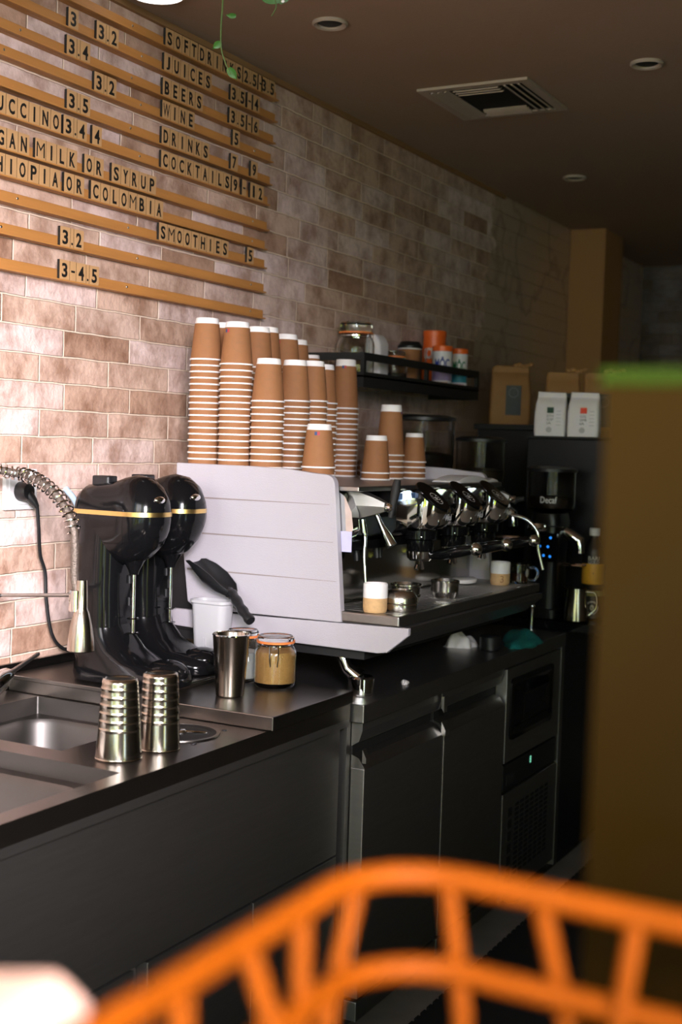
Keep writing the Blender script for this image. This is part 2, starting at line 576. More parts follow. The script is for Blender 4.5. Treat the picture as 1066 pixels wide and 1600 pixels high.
def part(name, mb, m, parent, label=None, smooth=35, bevel=0.0, kind=None):
    """a part in world coordinates, hung under its thing"""
    org = ORG[parent]
    o = bpy.data.objects.new(name, mb.mesh(name, m, smooth, org) if isinstance(mb, MB) else mb)
    col.objects.link(o)
    o.parent = parent
    ORG[o] = org
    if bevel:
        bv(o, bevel)
    return setp(o, label, None, None, kind)


def single(name, mb, m, label, cat, loc, group=None, smooth=35, bevel=0.0, kind=None):
    o = bpy.data.objects.new(name, mb.mesh(name, m, smooth, loc))
    col.objects.link(o)
    o.location = loc
    ORG[o] = loc
    if bevel:
        bv(o, bevel)
    return setp(o, label, cat, group, kind)


def struct(name, mb, m, label=None, smooth=0, cat=None):
    o = bpy.data.objects.new(name, mb.mesh(name, m, smooth))
    col.objects.link(o)
    ORG[o] = (0, 0, 0)
    return setp(o, label, cat, None, 'structure')


def bv(o, wd, seg=2):
    md = o.modifiers.new('bevel', 'BEVEL')
    md.width = wd
    md.segments = seg
    md.limit_method = 'ANGLE'
    md.angle_limit = math.radians(40)


def copytree(o, parent=None):
    c = o.copy()
    col.objects.link(c)
    if parent is not None:
        c.parent = parent
    for ch in list(o.children):
        copytree(ch, c)
    return c


# text as a mesh, cached: a list of (verts, faces), x right, y up, z = thickness
_tx = {}


def text_geo(s, bold=0.0, depth=0.02):
    key = (s, bold, depth)
    if key not in _tx:
        cu = bpy.data.curves.new('txt', 'FONT')
        cu.body = s
        cu.size = 1.0
        cu.extrude = depth
        cu.offset = bold
        cu.resolution_u = 3
        ob = bpy.data.objects.new('txt', cu)
        col.objects.link(ob)
        bpy.context.view_layer.update()
        dg = bpy.context.evaluated_depsgraph_get()
        me = bpy.data.meshes.new_from_object(ob.evaluated_get(dg))
        vs = [tuple(v.co) for v in me.vertices]
        fs = [tuple(p.vertices) for p in me.polygons]
        bpy.data.objects.remove(ob)
        bpy.data.curves.remove(cu)
        bpy.data.meshes.remove(me)
        xs = [v[0] for v in vs] or [0]
        ys = [v[1] for v in vs] or [0]
        mx_, my_ = (min(xs) + max(xs)) / 2, (min(ys) + max(ys)) / 2
        _tx[key] = ([(x - mx_, y - my_, z) for x, y, z in vs], fs, max(xs) - min(xs), max(ys) - min(ys))
    return _tx[key]


def put_text(mb, s, wd, ht, f, bold=0.0, depth=0.02):
    """text stretched to wd x ht (None keeps the aspect), each point (u,v,t) placed by f"""
    vs, fs, tw, th = text_geo(s, bold, depth)
    sy = ht / th if ht else wd / tw
    sx = wd / tw if wd else sy
    return mb.add([f(x * sx, y * sy, z * sy) for x, y, z in vs], fs)


ORD = ('zeroth first second third fourth fifth sixth seventh eighth ninth tenth eleventh twelfth thirteenth fourteenth fifteenth '
       'sixteenth seventeenth eighteenth nineteenth twentieth twenty-first twenty-second twenty-third twenty-fourth').split()

# ================================================================== the room
CEIL = 2.573
struct('floor', MB().box(-0.3, 4.6, -4.0, 8.3, -0.12, 0), M['floor'])
struct('ceiling', MB().box(-0.3, 4.6, -0.55, 8.3, CEIL, CEIL + 0.25), M['ceiling'])
struct('wall_left', MB().box(-0.25, 0, -1.2, 8.0, 0, CEIL), M['tile_wall'])
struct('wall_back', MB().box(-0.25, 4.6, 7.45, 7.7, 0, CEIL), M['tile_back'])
struct('wall_right', MB().box(4.3, 4.5, 0.6, 8.0, 0, CEIL), M['plain_wall'])
struct('trim_1', MB().box(0.0, 0.175, 6.12, 6.42, 0, CEIL), M['pillar'], 'ochre plastered pillar against the tiled wall')
struct('trim_2', MB().box(0.0, 0.012, -0.5, 5.2, CEIL - 0.016, CEIL), M['pillar'])

# rubber mat in the aisle
mb = MB().box(0.735, 1.75, 1.3, 5.6, 0.0, 0.012)
for k in range(110):
    y = 1.32 + k * 0.039
    mb.box(0.722, 0.737, y, y + 0.024, 0.0, 0.010)
single('floor_mat', mb, M['rubber'], 'black rubber mat with a notched edge on the aisle floor', 'mat', (0.735, 1.3, 0), smooth=0)

# ceiling diffuser
t = thing('air_vent', 'square four-way air diffuser set in the ceiling', 'vent', (0.52, 3.76, CEIL))
x0, x1, y0, y1 = 0.345, 0.70, 3.575, 3.945
mb = MB()
for a, b, c, d in ((x0, x1, y0, y0 + 0.028), (x0, x1, y1 - 0.028, y1), (x0, x0 + 0.028, y0 + 0.028, y1 - 0.028), (x1 - 0.028, x1, y0 + 0.028, y1 - 0.028)):
    mb.box(a, b, c, d, CEIL - 0.008, CEIL)
part('frame', mb, M['white_trim'], t)
part('duct_opening', MB().box(x0 + 0.028, x1 - 0.028, y0 + 0.028, y1 - 0.028, CEIL - 0.002, CEIL), M['dark_hole'], t)
for k in range(3):
    a = 0.04 + k * 0.022
    for (p, q) in (((x0 + a, y0 + 0.03), (x0 + a, y1 - 0.03)), ((x1 - a, y0 + 0.03), (x1 - a, y1 - 0.03)), ((x0 + 0.105, y0 + a), (x1 - 0.105, y0 + a)), ((x0 + 0.105, y1 - a), (x1 - 0.105, y1 - a))):
        s_ = MB().box(-0.007, 0.007, 0, 1, -0.0022, 0.0012)
        dx, dy = q[0] - p[0], q[1] - p[1]
        if abs(dx) < 1e-6:
            tilt = 0.5 if p[0] < 0.52 else -0.5
            s_.xform(lambda x, y, z: (p[0] + x * math.cos(tilt) - z * math.sin(tilt), p[1] + dy * y, CEIL - 0.007 + x * math.sin(tilt) + z * math.cos(tilt)))
        else:
            tilt = 0.5 if p[1] < 3.76 else -0.5
            s_.xform(lambda x, y, z: (p[0] + dx * y, p[1] + x * math.cos(tilt) - z * math.sin(tilt), CEIL - 0.007 + x * math.sin(tilt) + z * math.cos(tilt)))
        part('blade', s_, M['white_trim'], t)
for (x, y), lb in (((0.399, 2.93), 'recessed ceiling spotlight nearest the menu board'), ((1.052, 3.573), 'recessed ceiling spotlight right of the air vent'),
                   ((0.398, 4.945), 'recessed ceiling spotlight farthest back, beyond the air vent')):
    t = thing('ceiling_spotlight', lb, 'ceiling light', (x, y, CEIL), 'recessed ceiling spotlights')
    part('trim_ring', MB().lathe([(0.032, 0), (0.046, 0), (0.047, -0.005), (0.042, -0.009), (0.034, -0.006), (0.032, 0)], x, y, CEIL, 28), M['white_trim'], t)
    part('lamp', MB().lathe([(0, -0.003), (0.026, -0.004), (0.032, -0.001), (0.032, 0), (0, 0)], x, y, CEIL, 24), M['dark_label'], t)
t = thing('ceiling_lamp', 'lit white round ceiling lamp by the wall above the menu board', 'ceiling light', (0.14, 2.535, CEIL))
part('housing', MB().lathe([(0.0, 0), (0.085, 0), (0.085, -0.012), (0.075, -0.016), (0, -0.016)], 0.14, 2.535, CEIL, 28), M['white_trim'], t)
part('diffuser', MB().lathe([(0, -0.016), (0.07, -0.016), (0.066, -0.021), (0, -0.023)], 0.14, 2.535, CEIL, 28), M['lamp_glow'], t)

# ================================================================== menu board
SL = [1.850, 1.927, 1.998, 2.053, 2.110, 2.184, 2.245, 2.312, 2.369, 2.433, 2.497]
YE = [3.250, 3.250, 3.250, 3.250, 3.258, 3.258, 3.268, 3.270, 3.280, 3.287, 3.291]
for i, z in enumerate(SL):
    k = 11 - i
    mb = MB().prism([(0.0, z + 0.001), (0.020, z), (0.020, z + 0.027), (0.0, z + 0.027)], 1.2, YE[i], 'y')
    mb.prism([(0.020, z), (0.031, z), (0.031, z + 0.004), (0.020, z + 0.004)], 1.2, YE[i], 'y')
    t = thing('menu_slat', '%s wooden slat from the top of the wall menu board' % ORD[k], 'slat', (0, 1.2, z), 'wooden menu board slats')
    part('rail', mb, M['slat_wood'], t, smooth=0, bevel=0.0012)
    for ys in (1.55, 2.10 + 0.05 * (i % 3), 2.60 + 0.04 * (i % 2), 3.18):
        part('screw', MB().lathe([(0, 0.0012), (0.0025, 0.001), (0.0032, 0)], 0.020, ys, z + 0.017, 10, 'x'), M['steel'], t)
ROWS = [("3", 2.350, 9), ("3.2", 2.452, 9), ("3.4", 2.346, 8), ("3.2", 2.447, 7), ("3.5", 2.350, 6), ("UCCINO", 2.114, 5), ("3.4", 2.340, 5), ("4", 2.444, 5),
        ("GAN", 2.118, 4), ("MILK", 2.246, 4), ("OR", 2.417, 4), ("SYRUP", 2.520, 4), ("HIOPIA", 2.115, 3), ("OR", 2.346, 3), ("COLOMBIA", 2.443, 3), ("3.2", 2.336, 1), ("3-4.5", 2.336, 0),
        ("SOFT", 2.727, 10), ("DRINKS", 2.874, 10), ("2.5", 3.096, 10), ("-", 3.178, 10), ("3.5", 3.193, 10), ("JUICES", 2.723, 9), ("3.5", 3.035, 9), ("-", 3.122, 9), ("4", 3.152, 9),
        ("BEERS", 2.720, 8), ("3.5", 3.032, 8), ("-", 3.124, 8), ("6", 3.152, 8), ("WINE", 2.720, 7), ("5", 3.052, 7), ("DRINKS", 2.720, 6), ("7", 3.045, 6), ("9", 3.150, 6),
        ("COCKTAILS", 2.720, 5), ("9", 3.053, 5), ("-", 3.106, 5), ("12", 3.150, 5), ("SMOOTHIES", 2.718, 2), ("5", 3.142, 2)]
TP, TH = 0.0364, 0.0455
for word, y, si in ROWS:
    zb = SL[si] + 0.0042
    for ci, ch in enumerate(word):
        wd = {'.': 0.011, '-': 0.022}.get(ch, TP - 0.0012)
        if word in ('3.5', '2.5', '12') and si > 8 and ch != '.':
            wd = 0.031
        jz = 0.0
        th = TH
        x0 = 0.0205
        lb = 'wooden tile %s, %s character of %s, %s menu slat from top' % (
            {'.': 'with a dot', '-': 'with a dash'}.get(ch, ch), ORD[ci + 1], word, ORD[11 - si])
        if len(word) == 1:
            lb = 'wooden tile with only %s on the %s menu slat from the top' % ({'-': 'a dash'}.get(ch, ch), ORD[11 - si])
            if ch == '4' and si == 5:
                lb = 'wooden tile with only 4 right of price 3.4 on the sixth menu slat'
        t = thing('letter_tile', lb, 'letter tile', (x0, y + wd / 2, zb), 'wooden letter tiles on the menu board')
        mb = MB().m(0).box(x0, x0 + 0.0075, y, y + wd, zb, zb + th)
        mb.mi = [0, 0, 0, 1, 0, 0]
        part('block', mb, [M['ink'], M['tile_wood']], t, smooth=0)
        g = MB()
        hgt = {'.': 0.006, '-': 0.005}.get(ch, 0.0335)
        cw = {'I': 0.0055, '1': 0.010, '.': 0.006, '-': 0.013, 'M': 0.0265, 'W': 0.0275, 'J': 0.015, 'L': 0.0155, 'E': 0.0165, 'F': 0.0155}.get(ch, 0.0195)
        zc = zb + ({'.': 0.009}.get(ch, 0.0215))
        yc = y + wd / 2
        put_text(g, ch, cw, hgt, lambda u, v, d: (x0 + 0.0078 + d * 0.3, yc + u, zc + v), bold={'M': -0.012, 'W': -0.004}.get(ch, 0.026), depth=0.02)
        part('character', g, M['ink'], t, smooth=0)
        y += wd + 0.0012

# ================================================================== sink counter
t = thing('sink_counter', 'brushed steel sink counter with two basins in the left foreground', 'counter', (0.36, 1.9, 0))
WX = 0.712
mb = MB()
Z0, Z1 = 0.862, 0.900
A = (0.11, 0.485, 1.84, 2.195)          # far basin
B = (0.11, 0.672, 1.22, 1.778)          # near basin
D = (0.545, 0.655, 2.02, 2.165)         # recess around the rinser
for q in ((0.002, 0.11, 1.0, 2.565), (0.11, 0.672, 1.0, 1.22), (0.672, WX, 1.0, 2.565), (0.11, 0.672, 1.778, 1.84), (0.485, 0.672, 1.84, 2.195), (0.11, 0.672, 2.195, 2.565)):
    mb.box(*q, Z0, Z1)
wt = part('worktop', mb, M['sink_steel'], t, smooth=0)
part('fascia', MB().box(WX - 0.02, WX, 1.0, 2.563, 0.845, Z0), M['dark_steel'], t, smooth=0)
part('upstand', MB().box(0.002, 0.012, 1.0, 2.63, 0.90, 0.960), M['sink_steel'], t, smooth=0)


def basin(q, zl, depth, inset, name):
    x0, x1, y0, y1 = q
    b = MB()
    rings = [[(x, y, 0.9) for x, y in rrect(x0, x1, y0, y1, 0.006)],
             [(x, y, zl) for x, y in rrect(x0 + 0.003, x1 - 0.003, y0 + 0.003, y1 - 0.003, 0.006)],
             [(x, y, zl) for x, y in rrect(x0 + inset, x1 - inset, y0 + inset, y1 - inset, 0.07)],
             [(x, y, zl - 0.01) for x, y in rrect(x0 + inset + 0.006, x1 - inset - 0.006, y0 + inset + 0.006, y1 - inset - 0.006, 0.066)],
             [(x, y, zl - depth + 0.03) for x, y in rrect(x0 + inset + 0.012, x1 - inset - 0.012, y0 + inset + 0.012, y1 - inset - 0.012, 0.06)],
             [(x, y, zl - depth) for x, y in rrect(x0 + inset + 0.04, x1 - inset - 0.04, y0 + inset + 0.04, y1 - inset - 0.04, 0.04)]]
    b.loft(rings, False, True)
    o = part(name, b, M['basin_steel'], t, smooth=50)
    cx, cy = (x0 + x1) / 2, (y0 + y1) / 2
    part('drain', MB().lathe([(0, 0.003), (0.028, 0.003), (0.034, 0.0)], cx, cy, zl - depth, 24), M['chrome'], o)


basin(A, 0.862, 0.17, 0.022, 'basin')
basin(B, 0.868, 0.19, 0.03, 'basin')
rx, ry = 0.580, 2.085
part('rinser_bowl', MB().lathe([(0.074, 0.0003), (0.073, 0.0028), (0.064, 0.0024), (0.062, 0.001), (0, 0.001)], rx, ry, 0.9, 36), [M['dark_hole']], t)
part('rinser_ring', MB().lathe([(0.072, 0.0003), (0.080, 0.0006), (0.079, 0.003), (0.073, 0.003), (0.072, 0.0003)], rx, ry, 0.9, 36), M['sink_steel'], t)
mb = MB()
for a in range(3):
    mb.tube([(rx, ry, 0.9035), (rx + 0.055 * math.cos(a * 2.1 + 0.4), ry + 0.055 * math.sin(a * 2.1 + 0.4), 0.9035)], 0.003, 8)
mb.lathe([(0, 0.008), (0.010, 0.007), (0.014, 0.002), (0.014, 0)], rx, ry, 0.9015, 16)
part('rinser_spray_cross', mb, M['chrome'], t)
for a in range(4):
    part('screw', MB().lathe([(0, 0.0028), (0.005, 0.002), (0.006, 0)], rx + 0.093 * math.cos(a * PI / 2 + 0.9), ry + 0.093 * math.sin(a * PI / 2 + 0.9), 0.9, 12), M['satin_black'], t)
# cabinet under the sink: a long blank front, then a row of drawers
part('carcass', MB().box(0.02, 0.675, 1.0, 2.55, 0.10, 0.70).box(0.66, 0.675, 1.0, 2.55, 0.70, Z0).box(0.02, 0.66, 2.53, 2.55, 0.70, Z0), M['dark_steel'], t, smooth=0)
part('front_panel', MB().box(0.676, 0.700, 1.0, 2.541, 0.551, 0.845), M['dark_steel'], t, smooth=0, bevel=0.001)
part('plinth', MB().box(0.05, 0.62, 1.0, 2.55, 0.0, 0.10), M['satin_black'], t, smooth=0)
for (ya, yb) in ((1.06, 1.792), (1.832, 2.184), (2.188, 2.541)):
    d_ = part('drawer_front', MB().box(0.676, 0.700, ya, yb, 0.14, 0.546), M['dark_steel'], t, smooth=0, bevel=0.001)
    ym = yb - 0.075 if ya > 1.8 else yb - 0.35
    if ya > 2.18:
        ym = ya + 0.085
    pts = smoothpath([(0.698, ym - 0.085, 0.485), (0.724, ym - 0.06, 0.492), (0.732, ym, 0.497), (0.724, ym + 0.06, 0.492), (0.698, ym + 0.085, 0.485)], 6)
    part('handle', MB().tube(pts, 0.0055, 10), M['chrome'], d_)

# raised steel slab, tray under the mixers
single('steel_board', MB().box(0.014, 0.724, 2.205, 2.555, 0.9006, 0.930), M['sink_steel'], 'raised steel board over the end of the sink counter carrying jars', 'board', (0.36, 2.38, 0.9), smooth=0, bevel=0.002)
mb = MB().box(0.0, 0.40, 2.196, 2.62, 0.0, 0.010).box(0.386, 0.40, 2.196, 2.62, 0.010, 0.014)
mb.xform(lambda x, y, z: (x + 0.016, y, z + 0.930))
single('drip_tray', mb, M['sink_steel'], 'flat steel tray under the two black drink mixers', 'tray', (0.2, 2.4, 0.93), smooth=0, bevel=0.0015)

# ================================================================== fridge counter
t = thing('fridge_counter', 'steel undercounter fridge below the espresso machine', 'fridge', (0.38, 3.29, 0))
FX = 0.742
part('worktop', MB().box(0.002, FX, 2.575, 4.02, 0.852, 0.895), M['steel'], t, smooth=0, bevel=0.002)
part('carcass', MB().box(0.02, 0.700, 2.575, 4.02, 0.12, 0.852), M['dark_steel'], t, smooth=0)


def fridge_door(ya, yb):
    d = part('door', MB().box(0.702, 0.738, ya, yb, 0.20, 0.742), M['dark_steel'], t, smooth=0, bevel=0.002)
    # slanted finger-grip rail over the door and the header strip
    mb_ = MB().prism([(0.702, 0.742), (0.738, 0.742), (0.722, 0.765), (0.702, 0.772)], ya + 0.002, yb - 0.002, 'y')
    part('grip', mb_, M['steel'], d, smooth=0)
    part('header', MB().prism([(0.702, 0.792), (0.722, 0.805), (0.730, 0.83), (0.730, 0.851), (0.702, 0.851)], ya, yb, 'y'), M['dark_steel'], t, smooth=0)
    part('grip_recess', MB().box(0.7005, 0.704, ya + 0.003, yb - 0.003, 0.772, 0.792), M['dark_hole'], t, smooth=0)
    part('lower_drawer', MB().box(0.702, 0.736, ya, yb, 0.145, 0.192), M['dark_steel'], t, smooth=0, bevel=0.002)


fridge_door(2.595, 3.040)
fridge_door(3.052, 3.490)
part('hinge', MB().prism([(0.736, 0.775), (0.748, 0.752), (0.748, 0.738), (0.736, 0.738)], 3.035, 3.062, 'y'), M['steel'], t, smooth=0)
part('hinge', MB().prism([(0.736, 0.842), (0.744, 0.842), (0.744, 0.800), (0.736, 0.812)], 3.030, 3.050, 'y'), M['steel'], t, smooth=0)
part('hinge', MB().prism([(0.736, 0.790), (0.746, 0.770), (0.746, 0.758), (0.736, 0.758)], 2.586, 2.604, 'y'), M['steel'], t, smooth=0)
# compressor end: moulded drawer, control strip, grille
part('end_panel', MB().box(0.702, 0.738, 3.502, 3.985, 0.565, 0.845), M['dark_steel'], t, smooth=0, bevel=0.002)


def yz(y0, y1, z0, z1, r, x):
    return [(x, y, z) for y, z in rrect(y0, y1, z0, z1, r)]


mb = MB().loft([yz(3.530, 3.905, 0.630, 0.812, 0.02, 0.738), yz(3.530, 3.905, 0.630, 0.812, 0.02, 0.744), yz(3.545, 3.890, 0.645, 0.797, 0.016, 0.746),
                yz(3.565, 3.870, 0.662, 0.780, 0.012, 0.7385), yz(3.600, 3.835, 0.682, 0.762, 0.008, 0.756), yz(3.625, 3.81, 0.700, 0.745, 0.006, 0.752)], True, True)
part('moulded_drawer', mb, M['gloss_black'], t, smooth=20)
cp = part('control_strip', MB().box(0.702, 0.736, 3.502, 3.975, 0.480, 0.558), M['satin_black'], t, smooth=0, bevel=0.002)
g = MB()
put_text(g, '8', 0.012, 0.022, lambda u, v, d: (0.7365 + d * 0.2, 3.735 + u, 0.533 + v), bold=0.01)
part('temperature_readout', g, M['led_green'], cp, smooth=0)
part('rating_label', MB().box(0.736, 0.7366, 3.53, 3.60, 0.495, 0.525), M['dark_label'], cp, smooth=0)
gp = part('grille_panel', MB().box(0.702, 0.738, 3.502, 3.985, 0.150, 0.472), M['dark_steel'], t, smooth=0, bevel=0.002)
mb = MB()
for r in range(15):
    for c in range(7):
        mb.box(0.7382, 0.7392, 3.605 + c * 0.044, 3.605 + c * 0.044 + 0.034, 0.205 + r * 0.0150, 0.205 + r * 0.0150 + 0.009)
part('vent_slots', mb, M['dark_hole'], gp, smooth=0)
mb = MB()
for r in range(6):
    mb.box(0.7382, 0.7392, 3.548, 3.580, 0.21 + r * 0.037, 0.21 + r * 0.037 + 0.026)
part('side_slots', mb, M['dark_hole'], gp, smooth=0)
part('side_post', MB().box(0.69, 0.74, 3.988, 4.018, 0.13, 0.852), M['steel'], t, smooth=0)
for (x, y) in ((0.62, 2.70), (0.62, 3.92), (0.12, 2.70), (0.12, 3.92)):
    part('castor', MB().cyl((x, y, 0.085), (x, y, 0.13), 0.018).lathe([(0, -0.015), (0.038, -0.015), (0.042, -0.008), (0.042, 0.008), (0.038, 0.015), (0, 0.015)], x, y, 0.043, 24, 'y'), M['satin_black'], t)

# dark rear counter beyond the fridge
t = thing('rear_counter', 'black rear counter beyond the steel fridge', 'counter', (0.42, 4.8, 0))
part('top', MB().box(0.002, 0.86, 4.035, 5.7, 0.895, 0.925), M['gloss_black'], t, smooth=0, bevel=0.002)
part('body', MB().box(0.02, 0.70, 4.04, 5.68, 0.10, 0.895), M['satin_black'], t, smooth=0)
part('plinth', MB().box(0.05, 0.62, 4.06, 5.66, 0.0, 0.10), M['matt_black'], t, smooth=0)

# ================================================================== espresso machine
EY0, EY1 = 2.620, 3.580
t = thing('espresso_machine', 'three-group espresso machine with white side panels and chrome groups', 'espresso machine', (0.46, 3.1, 0.895))
part('body', MB().box(0.115, 0.575, EY0 + 0.022, EY1 - 0.022, 1.01, 1.375), M['satin_black'], t, smooth=0)
part('backsplash', MB().box(0.575, 0.583, EY0 + 0.022, EY1 - 0.022, 1.095, 1.255), M['mirror_steel'], t, smooth=0)
part('cup_tray', MB().box(0.115, 0.676, EY0 + 0.022, EY1 - 0.022, 1.378, 1.390), M['steel'], t, smooth=0, bevel=0.002)
rail = MB()
rail.tube([(0.315, 3.33, 1.389), (0.315, 3.33, 1.442)], 0.006, 10)
part('rail_post', rail, M['chrome'], t)


def side_panel(ya, yb, face):
    top = [(0.172, 1.429), (0.40, 1.428), (0.50, 1.4245), (0.565, 1.418)] + arc(0.598, 1.390, 0.026, 82, 8, 5)
    outl = [(0.215, 1.085), (0.172, 1.40)] + top + [(0.652, 1.072), (0.24, 1.069)]
    p = part('side_panel', MB().prism(outl, ya, yb, 'y'), M['white_panel'], t, smooth=30, bevel=0.0015)
    # three long press lines
    gm = MB()
    yo = (ya - 0.0006, ya + 0.001) if face < 0 else (yb - 0.001, yb + 0.0006)
    for z_, xa, xb in ((1.345, 0.186, 0.612), (1.257, 0.199, 0.624), (1.166, 0.212, 0.636)):
        gm.prism([(xa, z_ - 0.0022), (xb, z_ + 0.0004), (xb, z_ + 0.0012), (xa, z_ + 0.0022)], yo[0], yo[1], 'y')
    part('press_lines', gm, M['groove'], p, smooth=0)
    base = [(0.155, 1.062), (0.36, 1.064), (0.823, 1.073), (0.823, 1.056), (0.770, 1.012), (0.745, 1.008), (0.55, 1.010), (0.36, 1.012), (0.17, 1.02)] if face < 0 else [(0.155, 1.062), (0.36, 1.064), (0.70, 1.070), (0.70, 1.012), (0.55, 1.010), (0.36, 1.012), (0.17, 1.02)]
    part('side_base', MB().prism(base, ya + 0.006 if face < 0 else ya, yb if face < 0 else yb - 0.006, 'y'), M['white_panel'], t, smooth=30, bevel=0.002)


side_panel(EY0, EY0 + 0.020, -1)
side_panel(EY1 - 0.020, EY1, 1)
part('drip_tray', MB().box(0.583, 0.800, EY0 + 0.004, EY1 - 0.004, 1.073, 1.098), M['steel'], t, smooth=0, bevel=0.004)
gr = MB()
for k in range(30):
    y = EY0 + 0.04 + k * 0.030
    gr.box(0.60, 0.782, y, y + 0.020, 1.098, 1.0988)
part('drip_grid', gr, M['dark_steel'], t, smooth=0)
part('front_apron', MB().prism([(0.60, 1.072), (0.815, 1.072), (0.815, 1.058), (0.765, 1.016), (0.60, 1.012)], EY0 + 0.024, EY1 - 0.024, 'y'), M['steel'], t, smooth=0)
part('underside', MB().box(0.14, 0.70, EY0 + 0.03, EY1 - 0.03, 0.985, 1.012), M['matt_black'], t, smooth=0)
for (x, y) in ((0.676, 2.685), (0.676, 3.51), (0.21, 2.685), (0.21, 3.51)):
    f_ = MB().lathe([(0, 0), (0.028, 0), (0.031, 0.004), (0.031, 0.040), (0.027, 0.045), (0, 0.045)], x, y, 0.895, 24)
    if y < 3 and x > 0.5:
        f_.tube([(x - 0.005, y, 0.935), (x - 0.035, y - 0.006, 0.955), (x - 0.050, y - 0.01, 0.990)], [0.022, 0.016, 0.014], 12)
    part('foot', f_, M['chrome'] if y < 3 else M['satin_black'], t)
# chrome front rail between the panels
part('front_fascia', MB().prism([(0.56, 1.262), (0.672, 1.266), (0.688, 1.285), (0.690, 1.34), (0.684, 1.377), (0.56, 1.377)], EY0 + 0.20, EY1 - 0.026, 'y'), M['chrome'], t, smooth=50)
part('lower_rail', MB().box(0.56, 0.64, EY0 + 0.03, EY1 - 0.03, 1.235, 1.256), M['gloss_black'], t, smooth=0)


def group(yc):
    # chrome housing, round in plan, cut off by a slanted lid
    hw = 0.058
    slope = lambda x: 1.3875 if x < 0.700 else 1.3875 - (x - 0.700) * 0.83
    plan = rrect(0.60, 0.774, yc - hw, yc + hw, 0.054, 10)
    low = [(0.60 + (x - 0.60) * 0.90, yc + (y - yc) * 0.94, 1.284) for x, y in plan]
    mid = [(x if x < 0.7 else 0.7 + (x - 0.7) * 0.93, y, 1.296) for x, y in plan]
    h = part('group_housing', MB().loft([low, mid, [(x, y, slope(x)) for x, y in plan]]), M['chrome'], t, smooth=40)
    # dark sloping lid with a round emblem
    L0, L1 = Vector((0.700, 0, 1.3885)), Vector((0.774, 0, 1.327))
    dv = (L1 - L0)
    nv = Vector((-dv.z, 0, dv.x)).normalized()
    if nv.z < 0:
        nv = -nv
    dvn = dv.normalized()

    def onlid(a, y, h_):
        p = L0 + dvn * a + nv * h_
        return (p.x, yc + y, p.z)
    lid = MB().loft([[onlid(a, y, -0.003) for a, y in rrect(-0.012, 0.090, -0.046, 0.046, 0.040)], [onlid(a, y, 0.003) for a, y in rrect(-0.012, 0.090, -0.046, 0.046, 0.040)]])
    lo = part('lid', lid, M['gloss_black'], h, smooth=30)
    em = MB()
    for r0, r1 in ((0.019, 0.021), (0.0, 0.006)):
        n = 28
        pa = [onlid(0.050 + r0 * math.cos(2 * PI * k / n), r0 * math.sin(2 * PI * k / n), 0.0036) for k in range(n)]
        pb = [onlid(0.050 + r1 * math.cos(2 * PI * k / n), r1 * math.sin(2 * PI * k / n), 0.0036) for k in range(n)]
        em.add(pa + pb, [(k, (k + 1) % n, n + (k + 1) % n, n + k) for k in range(n)])
    for s in (-1, 1):
        for k in range(4):
            a0 = 0.040 + k * 0.007
            em.add([onlid(a0, s * 0.007, 0.0037), onlid(a0 + 0.003, s * 0.007, 0.0037), onlid(a0 + 0.001, s * 0.015, 0.0037), onlid(a0 - 0.002, s * 0.015, 0.0037)], [(0, 1, 2, 3)])
    part('emblem', em, M['pale_print'], h, smooth=0)
    g_ = MB()
    put_text(g_, 'Akul', 0.036, 0.015, lambda u, v, d: (0.7746 + d * 0.1, yc + 0.002 + u, 1.313 + v), bold=0.015)
    part('lettering', g_, M['white_plastic'], h, smooth=0)
    part('group_head', MB().lathe([(0, 0), (0.030, 0), (0.034, 0.006), (0.034, 0.03), (0.042, 0.034), (0.042, 0.055), (0, 0.055)], 0.700, yc, 1.222, 28), M['gloss_black'], t)
    bl = MB()
    for k in range(4):
        a = k * PI / 2 + 0.5
        bl.sphere((0.700 + 0.036 * math.cos(a), yc + 0.036 * math.sin(a), 1.262), 0.0065, 10, 6)
    part('bolts', bl, M['chrome'], t)


def portafilter(yc):
    b = part('portafilter', MB().lathe([(0, 0.0), (0.026, 0), (0.032, 0.006), (0.035, 0.024), (0, 0.024)], 0.700, yc, 1.200, 28), M['chrome'], t)
    pts = [(0.730, yc, 1.214), (0.755, yc, 1.218), (0.79, yc, 1.226), (0.825, yc, 1.234), (0.842, yc, 1.237)]
    part('handle', MB().tube(pts, [0.009, 0.0135, 0.0155, 0.0145, 0.012], 14), M['gloss_black'], b)
    part('end_ball', MB().sphere((0.852, yc, 1.238), 0.0165, 20, 12), M['chrome'], b)
    sp = MB()
    for s in (-1, 1):
        sp.tube(smoothpath([(0.70, yc + 0.004 * s, 1.202), (0.70, yc + 0.012 * s, 1.190), (0.70, yc + 0.019 * s, 1.178)], 4), 0.006, 10)
    part('spouts', sp, M['chrome'], b)


for yc in (2.942, 3.152, 3.362):
    group(yc)
    portafilter(yc)
# left end: curved chrome cheek, wedge-shaped tap housing with lever, wands, gauge, sticker
part('end_cheek', MB().loft([[(x, y, z) for x, z in ((0.56, 1.26), (0.650, 1.266), (0.664, 1.29), (0.658, 1.33), (0.640, 1.365), (0.622, 1.377), (0.56, 1.377))] for y in (EY0 + 0.023, EY0 + 0.058)]), M['chrome'], t, smooth=50)


